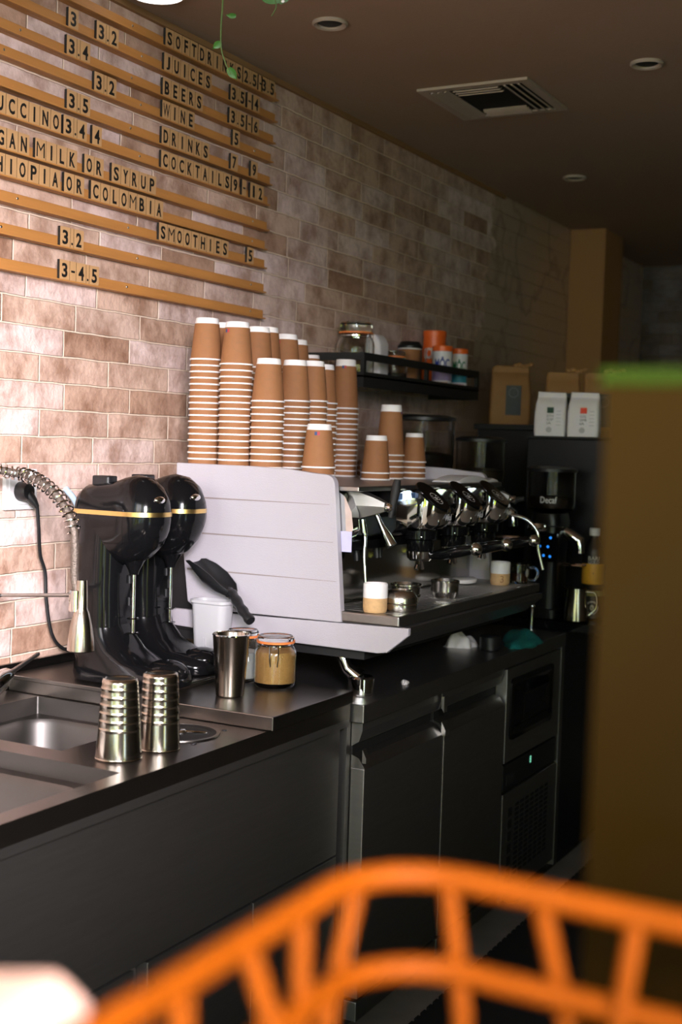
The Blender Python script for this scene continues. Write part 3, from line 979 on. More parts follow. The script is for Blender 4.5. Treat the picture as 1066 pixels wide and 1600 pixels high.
def tap(yc, s):
    w_ = 0.026
    r = []
    for x, zt, zb, hw in ((0.600, 1.377, 1.306, w_ * 1.25), (0.650, 1.377, 1.312, w_ * 1.15), (0.690, 1.364, 1.324, w_ * 0.8), (0.716, 1.353, 1.333, w_ * 0.45)):
        r.append([(x, yc - hw * 0.8, zt), (x, yc + hw * 0.8, zt), (x, yc + hw, (zt + zb) / 2), (x, yc + hw * 0.7, zb), (x, yc - hw * 0.7, zb), (x, yc - hw, (zt + zb) / 2)])
    h = part('steam_tap_housing', MB().loft(r), M['dark_steel'], t, smooth=25)
    part('tap_hub', MB().lathe([(0, 0), (0.009, 0), (0.011, 0.004), (0.011, 0.014), (0.007, 0.018), (0, 0.018)], 0.716, yc, 1.342, 20, 'x'), M['chrome'], h)
    return h


h1 = tap(2.708, 1)
part('lever', MB().tube([(0.728, 2.708, 1.318), (0.731, 2.712, 1.345), (0.735, 2.718, 1.385), (0.737, 2.721, 1.408)], [0.006, 0.009, 0.0115, 0.008], 12), M['matt_black'], h1)
h2 = tap(3.525, 1)
part('lever', MB().tube([(0.728, 3.527, 1.330), (0.736, 3.528, 1.342), (0.758, 3.53, 1.346)], [0.006, 0.009, 0.007], 12), M['matt_black'], h2)
part('steam_wand', MB().tube(smoothpath([(0.655, 2.712, 1.305), (0.662, 2.710, 1.262), (0.664, 2.704, 1.225), (0.672, 2.700, 1.165), (0.677, 2.699, 1.135)], 5), 0.0052, 12).sphere((0.6775, 2.699, 1.133), 0.0078, 14, 8), M['chrome'], t)
part('wand_joint', MB().tube([(0.664, 2.690, 1.312), (0.668, 2.692, 1.282), (0.672, 2.692, 1.272)], [0.006, 0.008, 0.006], 12), M['chrome'], t)
part('water_wand', MB().tube([(0.672, 2.745, 1.322), (0.684, 2.750, 1.296), (0.698, 2.752, 1.272), (0.713, 2.752, 1.248)], [0.0055, 0.0065, 0.0115, 0.0135], 16), M['chrome'], t)
part('right_steam_wand', MB().tube(smoothpath([(0.70, 3.53, 1.30), (0.76, 3.545, 1.285), (0.795, 3.55, 1.25), (0.80, 3.55, 1.20), (0.815, 3.555, 1.14)], 5), 0.0055, 12), M['chrome'], t)
gg = part('pressure_gauge', MB().lathe([(0, 0.010), (0.024, 0.010), (0.027, 0.012), (0.029, 0.006), (0.029, 0.0), (0, 0)], 0.583, 2.672, 1.190, 28, 'x'), M['chrome'], t)
part('gauge_face', MB().lathe([(0, 0.0112), (0.0225, 0.0108)], 0.583, 2.672, 1.190, 24, 'x'), M['gloss_black'], gg)
part('display', MB().box(0.680, 0.692, 2.822, 2.846, 1.356, 1.372), M['screen_blue'], t, smooth=0)
part('info_sticker', MB().box(0.626, 0.662, EY0 + 0.0205, EY0 + 0.0215, 1.236, 1.284), M['sticker'], t, 'small lilac sticker hanging by the panel edge', smooth=0)
part('info_sticker', MB().box(0.592, 0.640, EY1 - 0.0214, EY1 - 0.0205, 1.125, 1.165), M['pale_print'], t, 'pale sticker on the inner right panel', smooth=0)
hb = MB()
for y in (2.76, 2.80, 2.87, 2.885):
    hb.tube([(0.61, y, 1.245), (0.615, y, 1.205)], [0.010, 0.007], 10)
part('hose_ends', hb, M['satin_black'], t)

# ================================================================== paper cups on top of the machine
TOPZ = 1.3902


def cup_prof(rim, base, h):
    """inverted cup: mouth down at z=0, foot up at z=h; white lip, kraft wall, white foot"""
    r0, r1 = rim / 2, base / 2
    bw = 0.0145 * h / 0.107
    f = lambda z: r0 - 0.0022 + (r1 - r0 + 0.0022) * (z / h)
    prof = [(r0 - 0.0026, 0.0028), (r0 - 0.0024, 0.0006), (r0 - 0.0008, 0.0002), (r0, 0.0020), (r0 - 0.0007, 0.0040), (f(0.0042), 0.0043),
            (f(h - bw), h - bw), (f(h - bw) - 0.0008, h - bw + 0.0002), (r1 - 0.0010, h - 0.0012), (r1 - 0.0022, h), (r1 - 0.0040, h - 0.0006), (r1 - 0.0055, h - 0.004), (0, h - 0.004)]
    mats = [1, 1, 1, 1, 1, 0, 1, 1, 1, 1, 1, 1]
    return prof, mats, f


_cups = {}
KIND = {'medium': (0.086, 0.060, 0.107), 'tall': (0.088, 0.061, 0.149), 'small': (0.078, 0.054, 0.088), 'tiny': (0.062, 0.045, 0.075)}


def cup_mesh(kind):
    if kind not in _cups:
        prof, mats, f = cup_prof(*KIND[kind])
        me = MB().lathe(prof, n=26, mats=mats).mesh('paper_cup', [M['kraft'], M['white_paper']], 40)
        h = KIND[kind][2]

        def wrap(u, v, d, rot):
            zz = v
            rr = f(zz) + 0.00025 + d
            a = rot + u / rr
            return (rr * math.cos(a), rr * math.sin(a), zz)
        s = MB()
        zc, R = h * 0.50, 0.0215
        n = 40
        for r0, r1 in ((R - 0.0006, R + 0.0007), (R - 0.0032, R - 0.0027)):
            pa = [wrap(r0 * math.cos(2 * PI * k / n), zc + r0 * math.sin(2 * PI * k / n), 0.0002, 0) for k in range(n)]
            pb = [wrap(r1 * math.cos(2 * PI * k / n), zc + r1 * math.sin(2 * PI * k / n), 0.0002, 0) for k in range(n)]
            s.add(pa + pb, [(k, (k + 1) % n, n + (k + 1) % n, n + k) for k in range(n)])
        # stamped upright on the cup, so upside down here
        put_text(s, 'CAFE', 0.024, 0.0062, lambda u, v, d: wrap(-u, zc + 0.001 - v, 0.0002 + d * 0.02, 0), bold=0.01)
        for k in range(3):
            put_text(s, '- - -' if k != 1 else '*', 0.010 if k != 1 else 0.004, None, lambda u, v, d: wrap(-u, zc + (-0.010, 0.010, -0.014)[k] - v, 0.0002, 0), depth=0.0)
        seal = s.mesh('pressed_seal', M['kraft_seal'], 0)
        pr = MB()
        for i in range(2):
            a0 = -0.0065 + i * 0.0066
            q = [wrap(a, b, 0.0002, 0) for b in (h - 0.0275, h - 0.0190) for a in (a0, a0 + 0.0033, a0 + 0.0065)]
            pr.m(i).add(q, [(0, 1, 4, 3), (1, 2, 5, 4)])
        pr = pr.mesh('printed_label', [M['print_blue'], M['print_red']], 0)
        _cups[kind] = (me, seal, pr)
    return _cups[kind]


def to_cam(x, y):
    return math.atan2(0 - y, 2.05 - x)


# name, x, y, top z, kind of the top cup, kind of the rest, seal turn, label turn, words
STACKS = [
    (0.189, 2.714, 1.796, 'medium', 'medium', 0.10, None, 'tall leftmost cup stack on the espresso machine'),
    (0.297, 2.689, 1.782, 'medium', 'medium', 0.22, -0.85, 'second tall cup stack from the left on the machine'),
    (0.153, 2.843, 1.797, 'medium', 'medium', None, None, 'stack half hidden behind the two leftmost cup stacks'),
    (0.267, 2.834, 1.784, 'medium', 'medium', 0.1, None, 'tall stack just behind the second stack from the left'),
    (0.238, 2.925, 1.792, 'medium', 'medium', None, None, 'rear stack glimpsed left of the stack with a red label'),
    (0.240, 3.023, 1.782, 'medium', 'medium', 0.30, -0.75, 'tall rear cup stack with the small red printed label'),
    (0.2135, 3.124, 1.776, 'medium', 'medium', 0.6, None, 'narrow rear stack right of the red label stack'),
    (0.388, 2.695, 1.692, 'medium', 'medium', 0.02, None, 'front centre cup stack with the round seal facing out'),
    (0.374, 2.847, 1.699, 'medium', 'medium', 0.05, None, 'front stack just right of the front centre stack'),
    (0.376, 2.936, 1.703, 'medium', 'medium', 0.98, None, 'front stack right behind the lone low stack'),
    (0.340, 3.055, 1.702, 'medium', 'medium', -0.35, None, 'slim stack squeezed left of the blue label stack'),
    (0.179, 3.273, 1.745, 'tiny', 'tiny', None, None, 'rear stack of small cups by the shelf end'),
    (0.215, 3.418, 1.742, 'tall', 'tall', None, -0.15, 'tall stack with the blue and red printed label'),
    (0.520, 2.723, 1.535, 'medium', 'medium', 1.05, -0.15, 'low front stack beside the white panel edge'),
    (0.426, 3.221, 1.515, 'medium', 'medium', 0.55, None, 'low stack of two, first of the right group'),
    (0.392, 3.379, 1.607, 'tall', 'tall', None, 1.25, 'tallest stack of the right group of cups'),
    (0.413, 3.500, 1.527, 'small', 'small', None, None, 'small low stack farthest right on the machine'),
]
for (x, y, zt, k0, k1, seal, lab, words) in STACKS:
    h0 = KIND[k0][2]
    H = zt - TOPZ - h0
    n = max(1, round(H / 0.0158))
    pitch = H / n
    face = to_cam(x, y)
    for i in range(n + 1):
        # i = 0 is the topmost cup
        z = TOPZ + (n - i) * pitch
        me, se, pr = cup_mesh(k0 if i == 0 else k1)
        o = bpy.data.objects.new('paper_cup', me)
        col.objects.link(o)
        jx, jy = (random.uniform(-0.0003, 0.0003), random.uniform(-0.0003, 0.0003)) if i else (0, 0)
        o.location = (x + jx, y + jy, z)
        o.rotation_euler = (0, 0, face)
        wl = ('topmost' if i == 0 else 'bottom' if i == n else ORD[i + 1]) + ' kraft cup of the ' + words
        setp(o, ' '.join(wl.split()[:16]), 'paper cup', 'upside-down kraft paper cups on the espresso machine')
        if i == 0:
            for (msh, nm, turn) in ((se, 'pressed_seal', seal), (pr, 'printed_label', lab)):
                if turn is not None:
                    c = bpy.data.objects.new(nm, msh)
                    col.objects.link(c)
                    c.parent = o
                    c.rotation_euler = (0, 0, turn)

# folded white tray cloth at the right end of the machine top
mb = MB()
rr_ = []
for k in range(9):
    s = k / 8
    y = 3.05 + 0 * s
    hgt = 0.004 + 0.016 * math.sin(PI * min(1, s * 1.3)) ** 0.7 if s < 0.77 else 0.006 + 0.010 * (1 - s) / 0.23
    wv = 0.045 - 0.010 * s
    rr_.append([(0.615 + 0.02 * s - wv, 3.285 + 0.265 * s, TOPZ), (0.615 + 0.02 * s + wv, 3.285 + 0.265 * s, TOPZ), (0.615 + 0.02 * s + wv * 0.85, 3.285 + 0.265 * s, TOPZ + hgt), (0.615 + 0.02 * s - wv * 0.85, 3.285 + 0.265 * s, TOPZ + hgt)])
mb.loft(rr_)
single('plastic_scoop_tray', mb, M['white_plastic'], 'white plastic tray lying on the right end of the machine top', 'tray', (0.62, 3.40, TOPZ), smooth=40, bevel=0.003)

# ================================================================== things on the drip tray
TZ = 1.0989


def mug(x, y, r, h, label, turn=0.0):
    t_ = thing('espresso_tumbler', label, 'cup', (x, y, TZ), 'two-tone espresso tumblers on the drip tray')
    hm = h * 0.50
    part('clay_base', MB().lathe([(0, 0), (r * 0.90, 0), (r * 0.97, 0.004), (r, 0.012), (r, hm), (r - 0.003, hm), (0, 0.006)], x, y, TZ, 32), M['raw_clay'], t_)
    part('glazed_wall', MB().lathe([(r, hm), (r + 0.0003, hm + 0.001), (r + 0.0003, h - 0.002), (r - 0.001, h), (r - 0.003, h - 0.002), (r - 0.0035, hm)], x, y, TZ, 32), M['cream_glaze'], t_)
    return t_


mug(0.719, 2.660, 0.0285, 0.068, 'white and clay tumbler under the left steam wand')
t_ = mug(0.725, 3.445, 0.0280, 0.066, 'white and clay tumbler at the right end of the drip tray')
g = MB()
put_text(g, '3', 0.010, 0.020, lambda u, v, d: (0.725 + (0.0283 + d * 0.05) * math.cos(-1.0 + u / 0.028), 3.445 + (0.0283 + d * 0.05) * math.sin(-1.0 + u / 0.028), TZ + 0.018 + v))
part('stamp', g, M['kraft_press'], t_, smooth=0)


def steel_bowl(name, label, x, y, prof):
    return single(name, MB().lathe(prof, x, y, TZ, 36), M['basket_steel'], label, 'filter basket', (x, y, TZ), 'steel filter baskets on the drip tray', smooth=30)


steel_bowl('filter_basket', 'upturned domed steel basket beside the left tumbler', 0.752, 2.728,
           [(0.0, 0.0), (0.040, 0.0), (0.041, 0.003), (0.041, 0.016), (0.0395, 0.018), (0.041, 0.020), (0.041, 0.030), (0.037, 0.040), (0.031, 0.047), (0.026, 0.049), (0.025, 0.046), (0, 0.046)])
steel_bowl('filter_basket', 'steel basket stack behind the domed basket', 0.715, 2.835,
           [(0.0, 0.0), (0.029, 0.0), (0.033, 0.008), (0.035, 0.020), (0.0375, 0.022), (0.0375, 0.026), (0.035, 0.028), (0.036, 0.046), (0.0385, 0.048), (0.0385, 0.052), (0.036, 0.053), (0.033, 0.046), (0, 0.046)])
b_ = steel_bowl('filter_basket', 'steel basket with ribbed base in the middle of the drip tray', 0.728, 3.045,
                [(0.0, 0.0), (0.029, 0.0), (0.034, 0.015), (0.0365, 0.017), (0.0365, 0.036), (0.0375, 0.040), (0.0375, 0.0445), (0.0350, 0.0455), (0.032, 0.036), (0, 0.036)])
rb = MB()
for k in range(40):
    a = 2 * PI * k / 40
    rb.tube([(0.728 + 0.0295 * math.cos(a), 3.045 + 0.0295 * math.sin(a), TZ + 0.001), (0.728 + 0.0342 * math.cos(a), 3.045 + 0.0342 * math.sin(a), TZ + 0.0145)], 0.0009, 5)
part('ribs', rb, M['chrome'], b_)
# clay-coloured lid leaning at the back of the tray
mb = MB().lathe([(0, 0), (0.036, 0), (0.038, 0.003), (0.038, 0.010), (0.034, 0.012), (0, 0.012)], 0, 0, 0, 28)
mb.xform(lambda x, y, z: (0.640 + x * 0.9, 3.385 + y * 1.15, TZ + 0.0035 + z + 0.13 * (y + 0.038) * 0.35))
single('tamping_pad', mb, M['cream_glaze'], 'pale round pad lying behind the right tumbler', 'pad', (0.64, 3.385, TZ))
# glass mug
t_ = thing('glass_mug', 'small glass mug of dark tea at the tray end', 'mug', (0.752, 3.525, TZ))
gx, gy = 0.752, 3.525
part('glass_body', MB().lathe([(0, 0), (0.026, 0), (0.029, 0.004), (0.029, 0.056), (0.0275, 0.057), (0.0265, 0.055), (0.0265, 0.007), (0, 0.006)], gx, gy, TZ, 32), M['glass'], t_)
part('tea', MB().lathe([(0, 0.0065), (0.026, 0.0075), (0.026, 0.030), (0, 0.030)], gx, gy, TZ, 28), M['tea'], t_)
part('handle', MB().tube(smoothpath([(gx + 0.027, gy + 0.010, TZ + 0.046), (gx + 0.045, gy + 0.016, TZ + 0.046), (gx + 0.052, gy + 0.018, TZ + 0.030), (gx + 0.044, gy + 0.016, TZ + 0.012), (gx + 0.027, gy + 0.010, TZ + 0.010)], 5), 0.0035, 10), M['glass'], t_)
part('printed_badge', MB().lathe([(0, 0.0004), (0.012, 0)], gx + 0.0285, gy - 0.009, TZ + 0.032, 20, 'x'), M['pale_print'], t_)

# ================================================================== wall shelf
SHZ = 1.705
t = thing('wall_shelf', 'black metal rail shelf on the tiled wall above the machine', 'shelf', (0.1, 4.02, 1.66))
part('deck', MB().box(0.002, 0.205, 3.555, 4.50, SHZ - 0.006, SHZ), M['matt_black'], t, smooth=0)
part('base_rail', MB().box(0.193, 0.205, 3.555, 4.50, 1.668, 1.716).box(0.002, 0.193, 3.555, 3.567, 1.668, 1.716).box(0.002, 0.193, 4.488, 4.50, 1.668, 1.716), M['matt_black'], t, smooth=0)
part('top_rail', MB().box(0.193, 0.205, 3.555, 4.50, 1.752, 1.776).box(0.002, 0.193, 3.555, 3.567, 1.752, 1.776).box(0.002, 0.193, 4.488, 4.50, 1.752, 1.776), M['matt_black'], t, smooth=0)
for (x, y) in ((0.193, 3.555), (0.193, 4.484), (0.193, 4.03), (0.002, 3.555), (0.002, 4.484)):
    part('upright', MB().box(x, x + 0.012, y, y + 0.016, 1.716, 1.752), M['matt_black'], t, smooth=0)


def jar(name, label, x, y, z, r, h, fill=None, fillh=0.0, lid='glass', ring=True, group=None, clip=0.0, neck=0.80):
    t_ = thing(name, label, 'jar', (x, y, z), group)
    nk = h * neck
    part('glass_body', MB().lathe([(0, 0), (r * 0.9, 0), (r, 0.008), (r, nk * 0.72), (r * 0.97, nk * 0.82), (r * 0.78, nk * 0.95), (r * 0.78, nk), (r * 0.72, nk), (r * 0.72, nk * 0.94),
                                   (r * 0.92, nk * 0.80), (r * 0.95, nk * 0.7), (r * 0.95, 0.010), (0, 0.007)], x, y, z, 36), M['glass'], t_)
    if fill:
        f_ = fillh
        part('contents', MB().lathe([(0, 0.0075), (r * 0.90, 0.0105), (r * 0.945, 0.016), (r * 0.945, min(f_, nk * 0.7)), (r * (0.945 if f_ < nk * 0.72 else 0.88), f_), (0, f_ + 0.003)], x, y, z, 32), M[fill], t_)
    l_ = part('lid', MB().lathe([(0, nk + 0.004), (r * 0.84, nk + 0.004), (r * 0.87, nk + 0.010), (r * 0.85, h - 0.004), (r * 0.78, h), (r * 0.55, h - 0.003), (0, h - 0.003)], x, y, z, 36), M['glass' if lid == 'glass' else lid], t_)
    if ring:
        part('rubber_seal', MB().lathe([(r * 0.74, nk), (r * 0.90, nk - 0.001), (r * 0.91, nk + 0.004), (r * 0.74, nk + 0.004)], x, y, z, 36), M['orange_seal'], t_)
        wr = MB()
        wr.lathe([(r * 0.80, nk * 0.93), (r * 0.83, nk * 0.93), (r * 0.83, nk * 0.95), (r * 0.80, nk * 0.95)], x, y, z, 30)
        ca, sa = math.cos(clip), math.sin(clip)
        for s in (-0.010, 0.010):
            pts = [(r * 0.82, s, nk * 0.94), (r * 1.0, s, nk * 0.98), (r * 1.02, s, nk * 0.75), (r * 1.03, s * 0.8, nk * 0.5)]
            wr.tube([(x + a * ca - b * sa, y + a * sa + b * ca, z + c) for a, b, c in pts], 0.0013, 6)
        part('wire_clip', wr, M['chrome'], t_)
    return t_


jar('storage_jar', 'large empty clip-top jar at the left end of the shelf', 0.105, 3.685, SHZ, 0.062, 0.176, ring=True, clip=-0.2)
# white paper bag
mb = MB().loft([[(x, y, z) for x, y in rrect(0.075 + a, 0.135 - a, 3.805, 3.875, 0.01)] for z, a in ((SHZ, 0), (SHZ + 0.12, 0.002), (SHZ + 0.14, 0.012), (SHZ + 0.150, 0.022))])
single('paper_packet', mb, M['bag_white'], 'white paper packet standing right of the large jar', 'packet', (0.105, 3.84, SHZ), smooth=40)
jar('storage_jar', 'small clip-top jar with an orange seal on the shelf', 0.110, 3.960, SHZ, 0.046, 0.105, fill='coffee', fillh=0.03, clip=-0.4)
# upright takeaway cup with dome lid
t_ = thing('takeaway_cup', 'lidded kraft takeaway cup on the shelf', 'cup', (0.11, 4.085, SHZ))
part('cup_wall', MB().lathe([(0, 0), (0.027, 0), (0.0285, 0.012), (0.0285, 0.0125), (0.040, 0.120), (0.043, 0.122), (0.043, 0.126), (0, 0.124)], 0.11, 4.085, SHZ, 28, mats=[1, 1, 1, 0, 1, 1, 1]), [M['kraft'], M['white_paper']], t_)
part('lid', MB().lathe([(0.0435, 0.124), (0.044, 0.132), (0.038, 0.140), (0.033, 0.148), (0, 0.149)], 0.11, 4.085, SHZ, 28), M['satin_black'], t_)
t_ = thing('glass_carafe', 'clear tumbler glass beside the takeaway cup', 'glass', (0.09, 4.185, SHZ))
part('glass_body', MB().lathe([(0, 0), (0.032, 0), (0.037, 0.135), (0.0355, 0.135), (0.031, 0.006), (0, 0.005)], 0.09, 4.185, SHZ, 28), M['glass'], t_)


def tin(x, y, r, h, cap, body, words, txt, inkm, strip, strip_m, label, tw=0.9):
    t_ = thing('drink_powder_tin', label, 'tin', (x, y, SHZ), 'drink powder tins on the shelf')
    part('can', MB().lathe([(0, 0), (r - 0.001, 0), (r, 0.003), (r, h - 0.020), (0, h - 0.020)], x, y, SHZ, 32), M[body], t_)
    part('cap', MB().lathe([(r, h - 0.020), (r + 0.0015, h - 0.019), (r + 0.0015, h - 0.002), (r - 0.001, h), (0, h)], x, y, SHZ, 32), M[cap], t_)
    fa = to_cam(x, y)
    g_ = MB()

    def wrapf(zc, up=1):
        return lambda u, v, d: (x + (r + 0.0006 + d * 0.02) * math.cos(fa + u / r), y + (r + 0.0006 + d * 0.02) * math.sin(fa + u / r), SHZ + zc + v)
    put_text(g_, txt, r * 1.75 * tw, 0.042, wrapf(h * 0.60), bold=0.03)
    part('brand_lettering', g_, M[inkm], t_, smooth=0)
    if strip:
        s_ = MB()
        n = 14
        va = []
        for k in range(n + 1):
            a = fa - 1.2 + 2.4 * k / n
            for zz in strip:
                va.append((x + (r + 0.0004) * math.cos(a), y + (r + 0.0004) * math.sin(a), SHZ + zz))
        s_.add(va, [(2 * k, 2 * k + 2, 2 * k + 3, 2 * k + 1) for k in range(n)])
        part('label_band', s_, M[strip_m], t_, smooth=0)
    g2 = MB()
    put_text(g2, words, r * 1.3, 0.012, wrapf(0.014), bold=0.03)
    part('small_lettering', g2, M['print_red'], t_, smooth=0)


tin(0.075, 4.37, 0.042, 0.212, 'tin_orange', 'tin_orange', 'CHOC', 'CHO', 'tin_white', None, None, 'tall all-orange drink powder tin at the back of the shelf')
tin(0.140, 4.300, 0.036, 0.150, 'tin_orange', 'tin_white', 'KAKAO', 'MÔC', 'tin_blue', (0.024, 0.062), 'tin_lilac', 'white tin with blue lettering and lilac band on the shelf')
tin(0.150, 4.432, 0.032, 0.150, 'tin_orange', 'tin_white', 'KAKAO', 'MÔC', 'tin_green', (0.024, 0.060), 'tin_teal', 'white tin with green lettering at the right end of the shelf')

# ================================================================== grinders and the coffee cabinet behind the machine
CT = 0.896


def grinder(x, y, z0, bw, bd, hb, hr, hh, label, fill, text=None, panel=False):
    t_ = thing('coffee_grinder', label, 'coffee grinder', (x, y, z0), 'black coffee grinders behind the espresso machine')
    part('base', MB().rbox(x - bw / 2, x + bw / 2, y - bd / 2, y + bd / 2, z0, z0 + 0.035, 0.02), M['grinder_black'], t_, bevel=0.004)
    bd_ = part('body', MB().loft([[(px, py, zz) for px, py in rrect(x - bw / 2 * s, x + bw / 2 * s, y - bd / 2 * s, y + bd / 2 * s, 0.03)] for zz, s in ((z0 + 0.035, 0.9), (z0 + 0.20, 0.88), (z0 + hb - 0.03, 1.0), (z0 + hb, 0.92))]), M['grinder_black'], t_)
    zh = z0 + hb
    hp = part('hopper', MB().lathe([(0.03, 0), (hr * 0.7, 0.003), (hr * 0.96, hh * 0.10), (hr, hh * 0.2), (hr, hh), (hr - 0.003, hh), (hr - 0.003, hh * 0.2), (hr * 0.93, hh * 0.11), (hr * 0.66, 0.007), (0.03, 0.006)], x, y, zh, 36), M['smoke_glass'], t_)
    part('hopper_lid', MB().lathe([(0, hh + 0.014), (hr * 0.8, hh + 0.012), (hr + 0.004, hh + 0.004), (hr + 0.004, hh - 0.006), (hr - 0.004, hh - 0.006), (0, hh)], x, y, zh, 36), M['satin_black'], hp)
    if fill:
        part('coffee_beans', MB().lathe([(0, 0.01), (hr * 0.6, 0.010), (hr * 0.90, hh * 0.13), (hr * 0.955, hh * 0.22), (hr * 0.955, hh * 0.36), (hr * 0.5, hh * 0.40), (0, hh * 0.38)], x, y, zh, 30), M['coffee'], hp)
    part('spout', MB().tube([(x + bw / 2, y, z0 + hb - 0.06), (x + bw / 2 + 0.05, y, z0 + hb - 0.09), (x + bw / 2 + 0.055, y, z0 + hb - 0.13)], [0.02, 0.022, 0.016], 14), M['chrome'], t_)
    fk = MB()
    for s in (-1, 1):
        fk.tube([(x + bw / 2 - 0.01, y + 0.022 * s, z0 + hb - 0.17), (x + bw / 2 + 0.07, y + 0.026 * s, z0 + hb - 0.17)], 0.004, 8)
    part('portafilter_fork', fk, M['chrome'], t_)
    return t_, bd_


grinder(0.245, 3.92, CT, 0.17, 0.20, 0.50, 0.108, 0.185, 'coffee grinder with clear half-full hopper behind the cup stacks', True)
grinder(0.375, 4.125, 0.926, 0.15, 0.17, 0.43, 0.085, 0.160, 'coffee grinder with dark hopper right of the half-full one', True)
# big black cabinet with bags on top
t = thing('black_cabinet', 'tall black cabinet topped by coffee bags beside the grinders', 'cabinet', (0.68, 4.45, 0.926))
part('carcass', MB().box(0.490, 0.80, 4.27, 4.72, 0.926, 1.530), M['grinder_black'], t, smooth=0, bevel=0.004)
part('top_board', MB().box(0.485, 0.804, 4.262, 4.73, 1.530, 1.538), M['matt_black'], t, smooth=0)
t = thing('wall_bracket_ledge', 'black ledge carrying the single large brown coffee bag', 'ledge', (0.30, 4.6, 0.926))
part('post', MB().box(0.20, 0.42, 4.52, 4.74, 0.926, 1.56), M['grinder_black'], t, smooth=0)
part('top_board', MB().box(0.19, 0.44, 4.50, 4.75, 1.56, 1.580), M['matt_black'], t, smooth=0, bevel=0.002)
# decaf grinder in front of the cabinet
t_, body = grinder(0.635, 4.130, 0.926, 0.105, 0.15, 0.352, 0.080, 0.145, 'black grinder marked Decaf with blue lit buttons', True)
g = MB()
dfa = to_cam(0.635, 4.130) - 0.12
put_text(g, 'Decaf', 0.056, 0.022, lambda u, v, d: (0.635 + (0.0806 + d * 0.03) * math.cos(dfa + u / 0.0806), 4.130 + (0.0806 + d * 0.03) * math.sin(dfa + u / 0.0806), 1.324 + v), bold=0.012)
part('chalk_lettering', g, M['white_plastic'], t_, 'hand-written word Decaf', smooth=0)
kp = part('keypad', MB().box(0.618, 0.690, 4.040, 4.052, 1.120, 1.215), M['gloss_black'], t_, smooth=0, bevel=0.002)
for (a, b) in ((0.632, 1.170), (0.660, 1.170), (0.646, 1.140), (0.668, 1.138), (0.668, 1.200)):
    part('lit_button', MB().lathe([(0, -0.001), (0.0045, 0)], a, 4.040, b, 12, 'y'), M['led_blue'], kp)
part('dosing_collar', MB().lathe([(0.020, 0), (0.034, 0.002), (0.036, 0.008), (0.030, 0.012), (0.026, 0.026), (0.018, 0.026), (0.020, 0)], 0.632, 4.005, 1.222, 28), M['chrome'], t_)
part('collar_arm', MB().box(0.632, 0.72, 4.004, 4.010, 1.238, 1.242).box(0.626, 0.638, 4.02, 4.055, 1.224, 1.240), M['chrome'], t_, smooth=0)


def bag(x, y, z, wd, dp, h, m, label, top, rot=0.0, lab=None):
    t_ = thing('coffee_bag', label, 'coffee bag', (x, y, z), 'coffee bags on the black cabinet')
    rings = []
    for zz, sx, sy, off in ((0, 1, 1, 0), (h * 0.12, 1.03, 1.04, 0), (h * 0.5, 1.02, 1.0, 0), (h * 0.72, 0.98, 0.8, 0), (h * 0.84, 0.95, 0.42, 0.003), (h * 0.88, 0.95, 0.20, 0.004), (h * 0.95, 0.92, 0.16, 0.002), (h, 0.90 if top == 'neat' else 0.7, 0.14, 0.0)):
        ring = []
        for px, py in rrect(-wd / 2 * sx, wd / 2 * sx, -dp / 2 * sy, dp / 2 * sy, min(0.012, dp * sy * 0.4)):
            jit = 0.0025 * math.sin(px * 140 + zz * 60) if 0 < zz else 0
            zj = 0.006 * math.sin(px * 95 + 1.3) * (zz / h) ** 6
            qx, qy = px, py + jit + off
            ring.append((x + qx * math.cos(rot) - qy * math.sin(rot), y + qx * math.sin(rot) + qy * math.cos(rot), z + zz + zj))
        rings.append(ring)
    part('pouch', MB().loft(rings), M[m], t_, smooth=45)

    def front(u, v, d):
        qx, qy = u, -dp / 2 * 1.045 - 0.003 - d
        return (x + qx * math.cos(rot) - qy * math.sin(rot), y + qx * math.sin(rot) + qy * math.cos(rot), z + v)
    return t_, front


def quad(front, u0, u1, v0, v1, e=0.0):
    return MB().add([front(u0, v0, e), front(u1, v0, e), front(u1, v1, e), front(u0, v1, e)], [(0, 1, 2, 3)])


for (x, lb, sq, lines, rot) in ((0.561, 'white coffee bag with a dark green square', 'green_square', ('ETH', 'IOP', 'IA'), 0.12), (0.681, 'white coffee bag with a red square', 'red_square', ('COL', 'OMB', 'IA'), 0.10)):
    t_, fr = bag(x, 4.31, 1.538, 0.108, 0.062, 0.155, 'bag_white', lb, 'neat', rot)
    part('colour_square', quad(fr, -0.008, 0.015, 0.080, 0.100), M[sq], t_, smooth=0)
    g = MB()
    for k, s in enumerate(lines):
        put_text(g, s, 0.0075 * len(s), 0.0085, lambda u, v, d: fr(-0.008 + 0.0075 * len(s) / 2 + u, 0.070 - k * 0.0125 + v, d * 0.01), bold=0.0)
    part('lettering', g, M['grey_print'], t_, smooth=0)
    fp = MB()
    for k in range(5):
        q = quad(fr, 0.024, 0.041, 0.086 - k * 0.012, 0.088 - k * 0.012)
        fp.add(q.v, q.f)
    part('fine_print', fp, M['faint_print'], t_, smooth=0)
    part('round_stamp', MB().add([fr(0.0 + 0.010 * math.cos(a * PI / 8), 0.022 + 0.010 * math.sin(a * PI / 8), 0.0002) for a in range(16)], [tuple(range(16))]), M['faint_print'], t_, smooth=0)
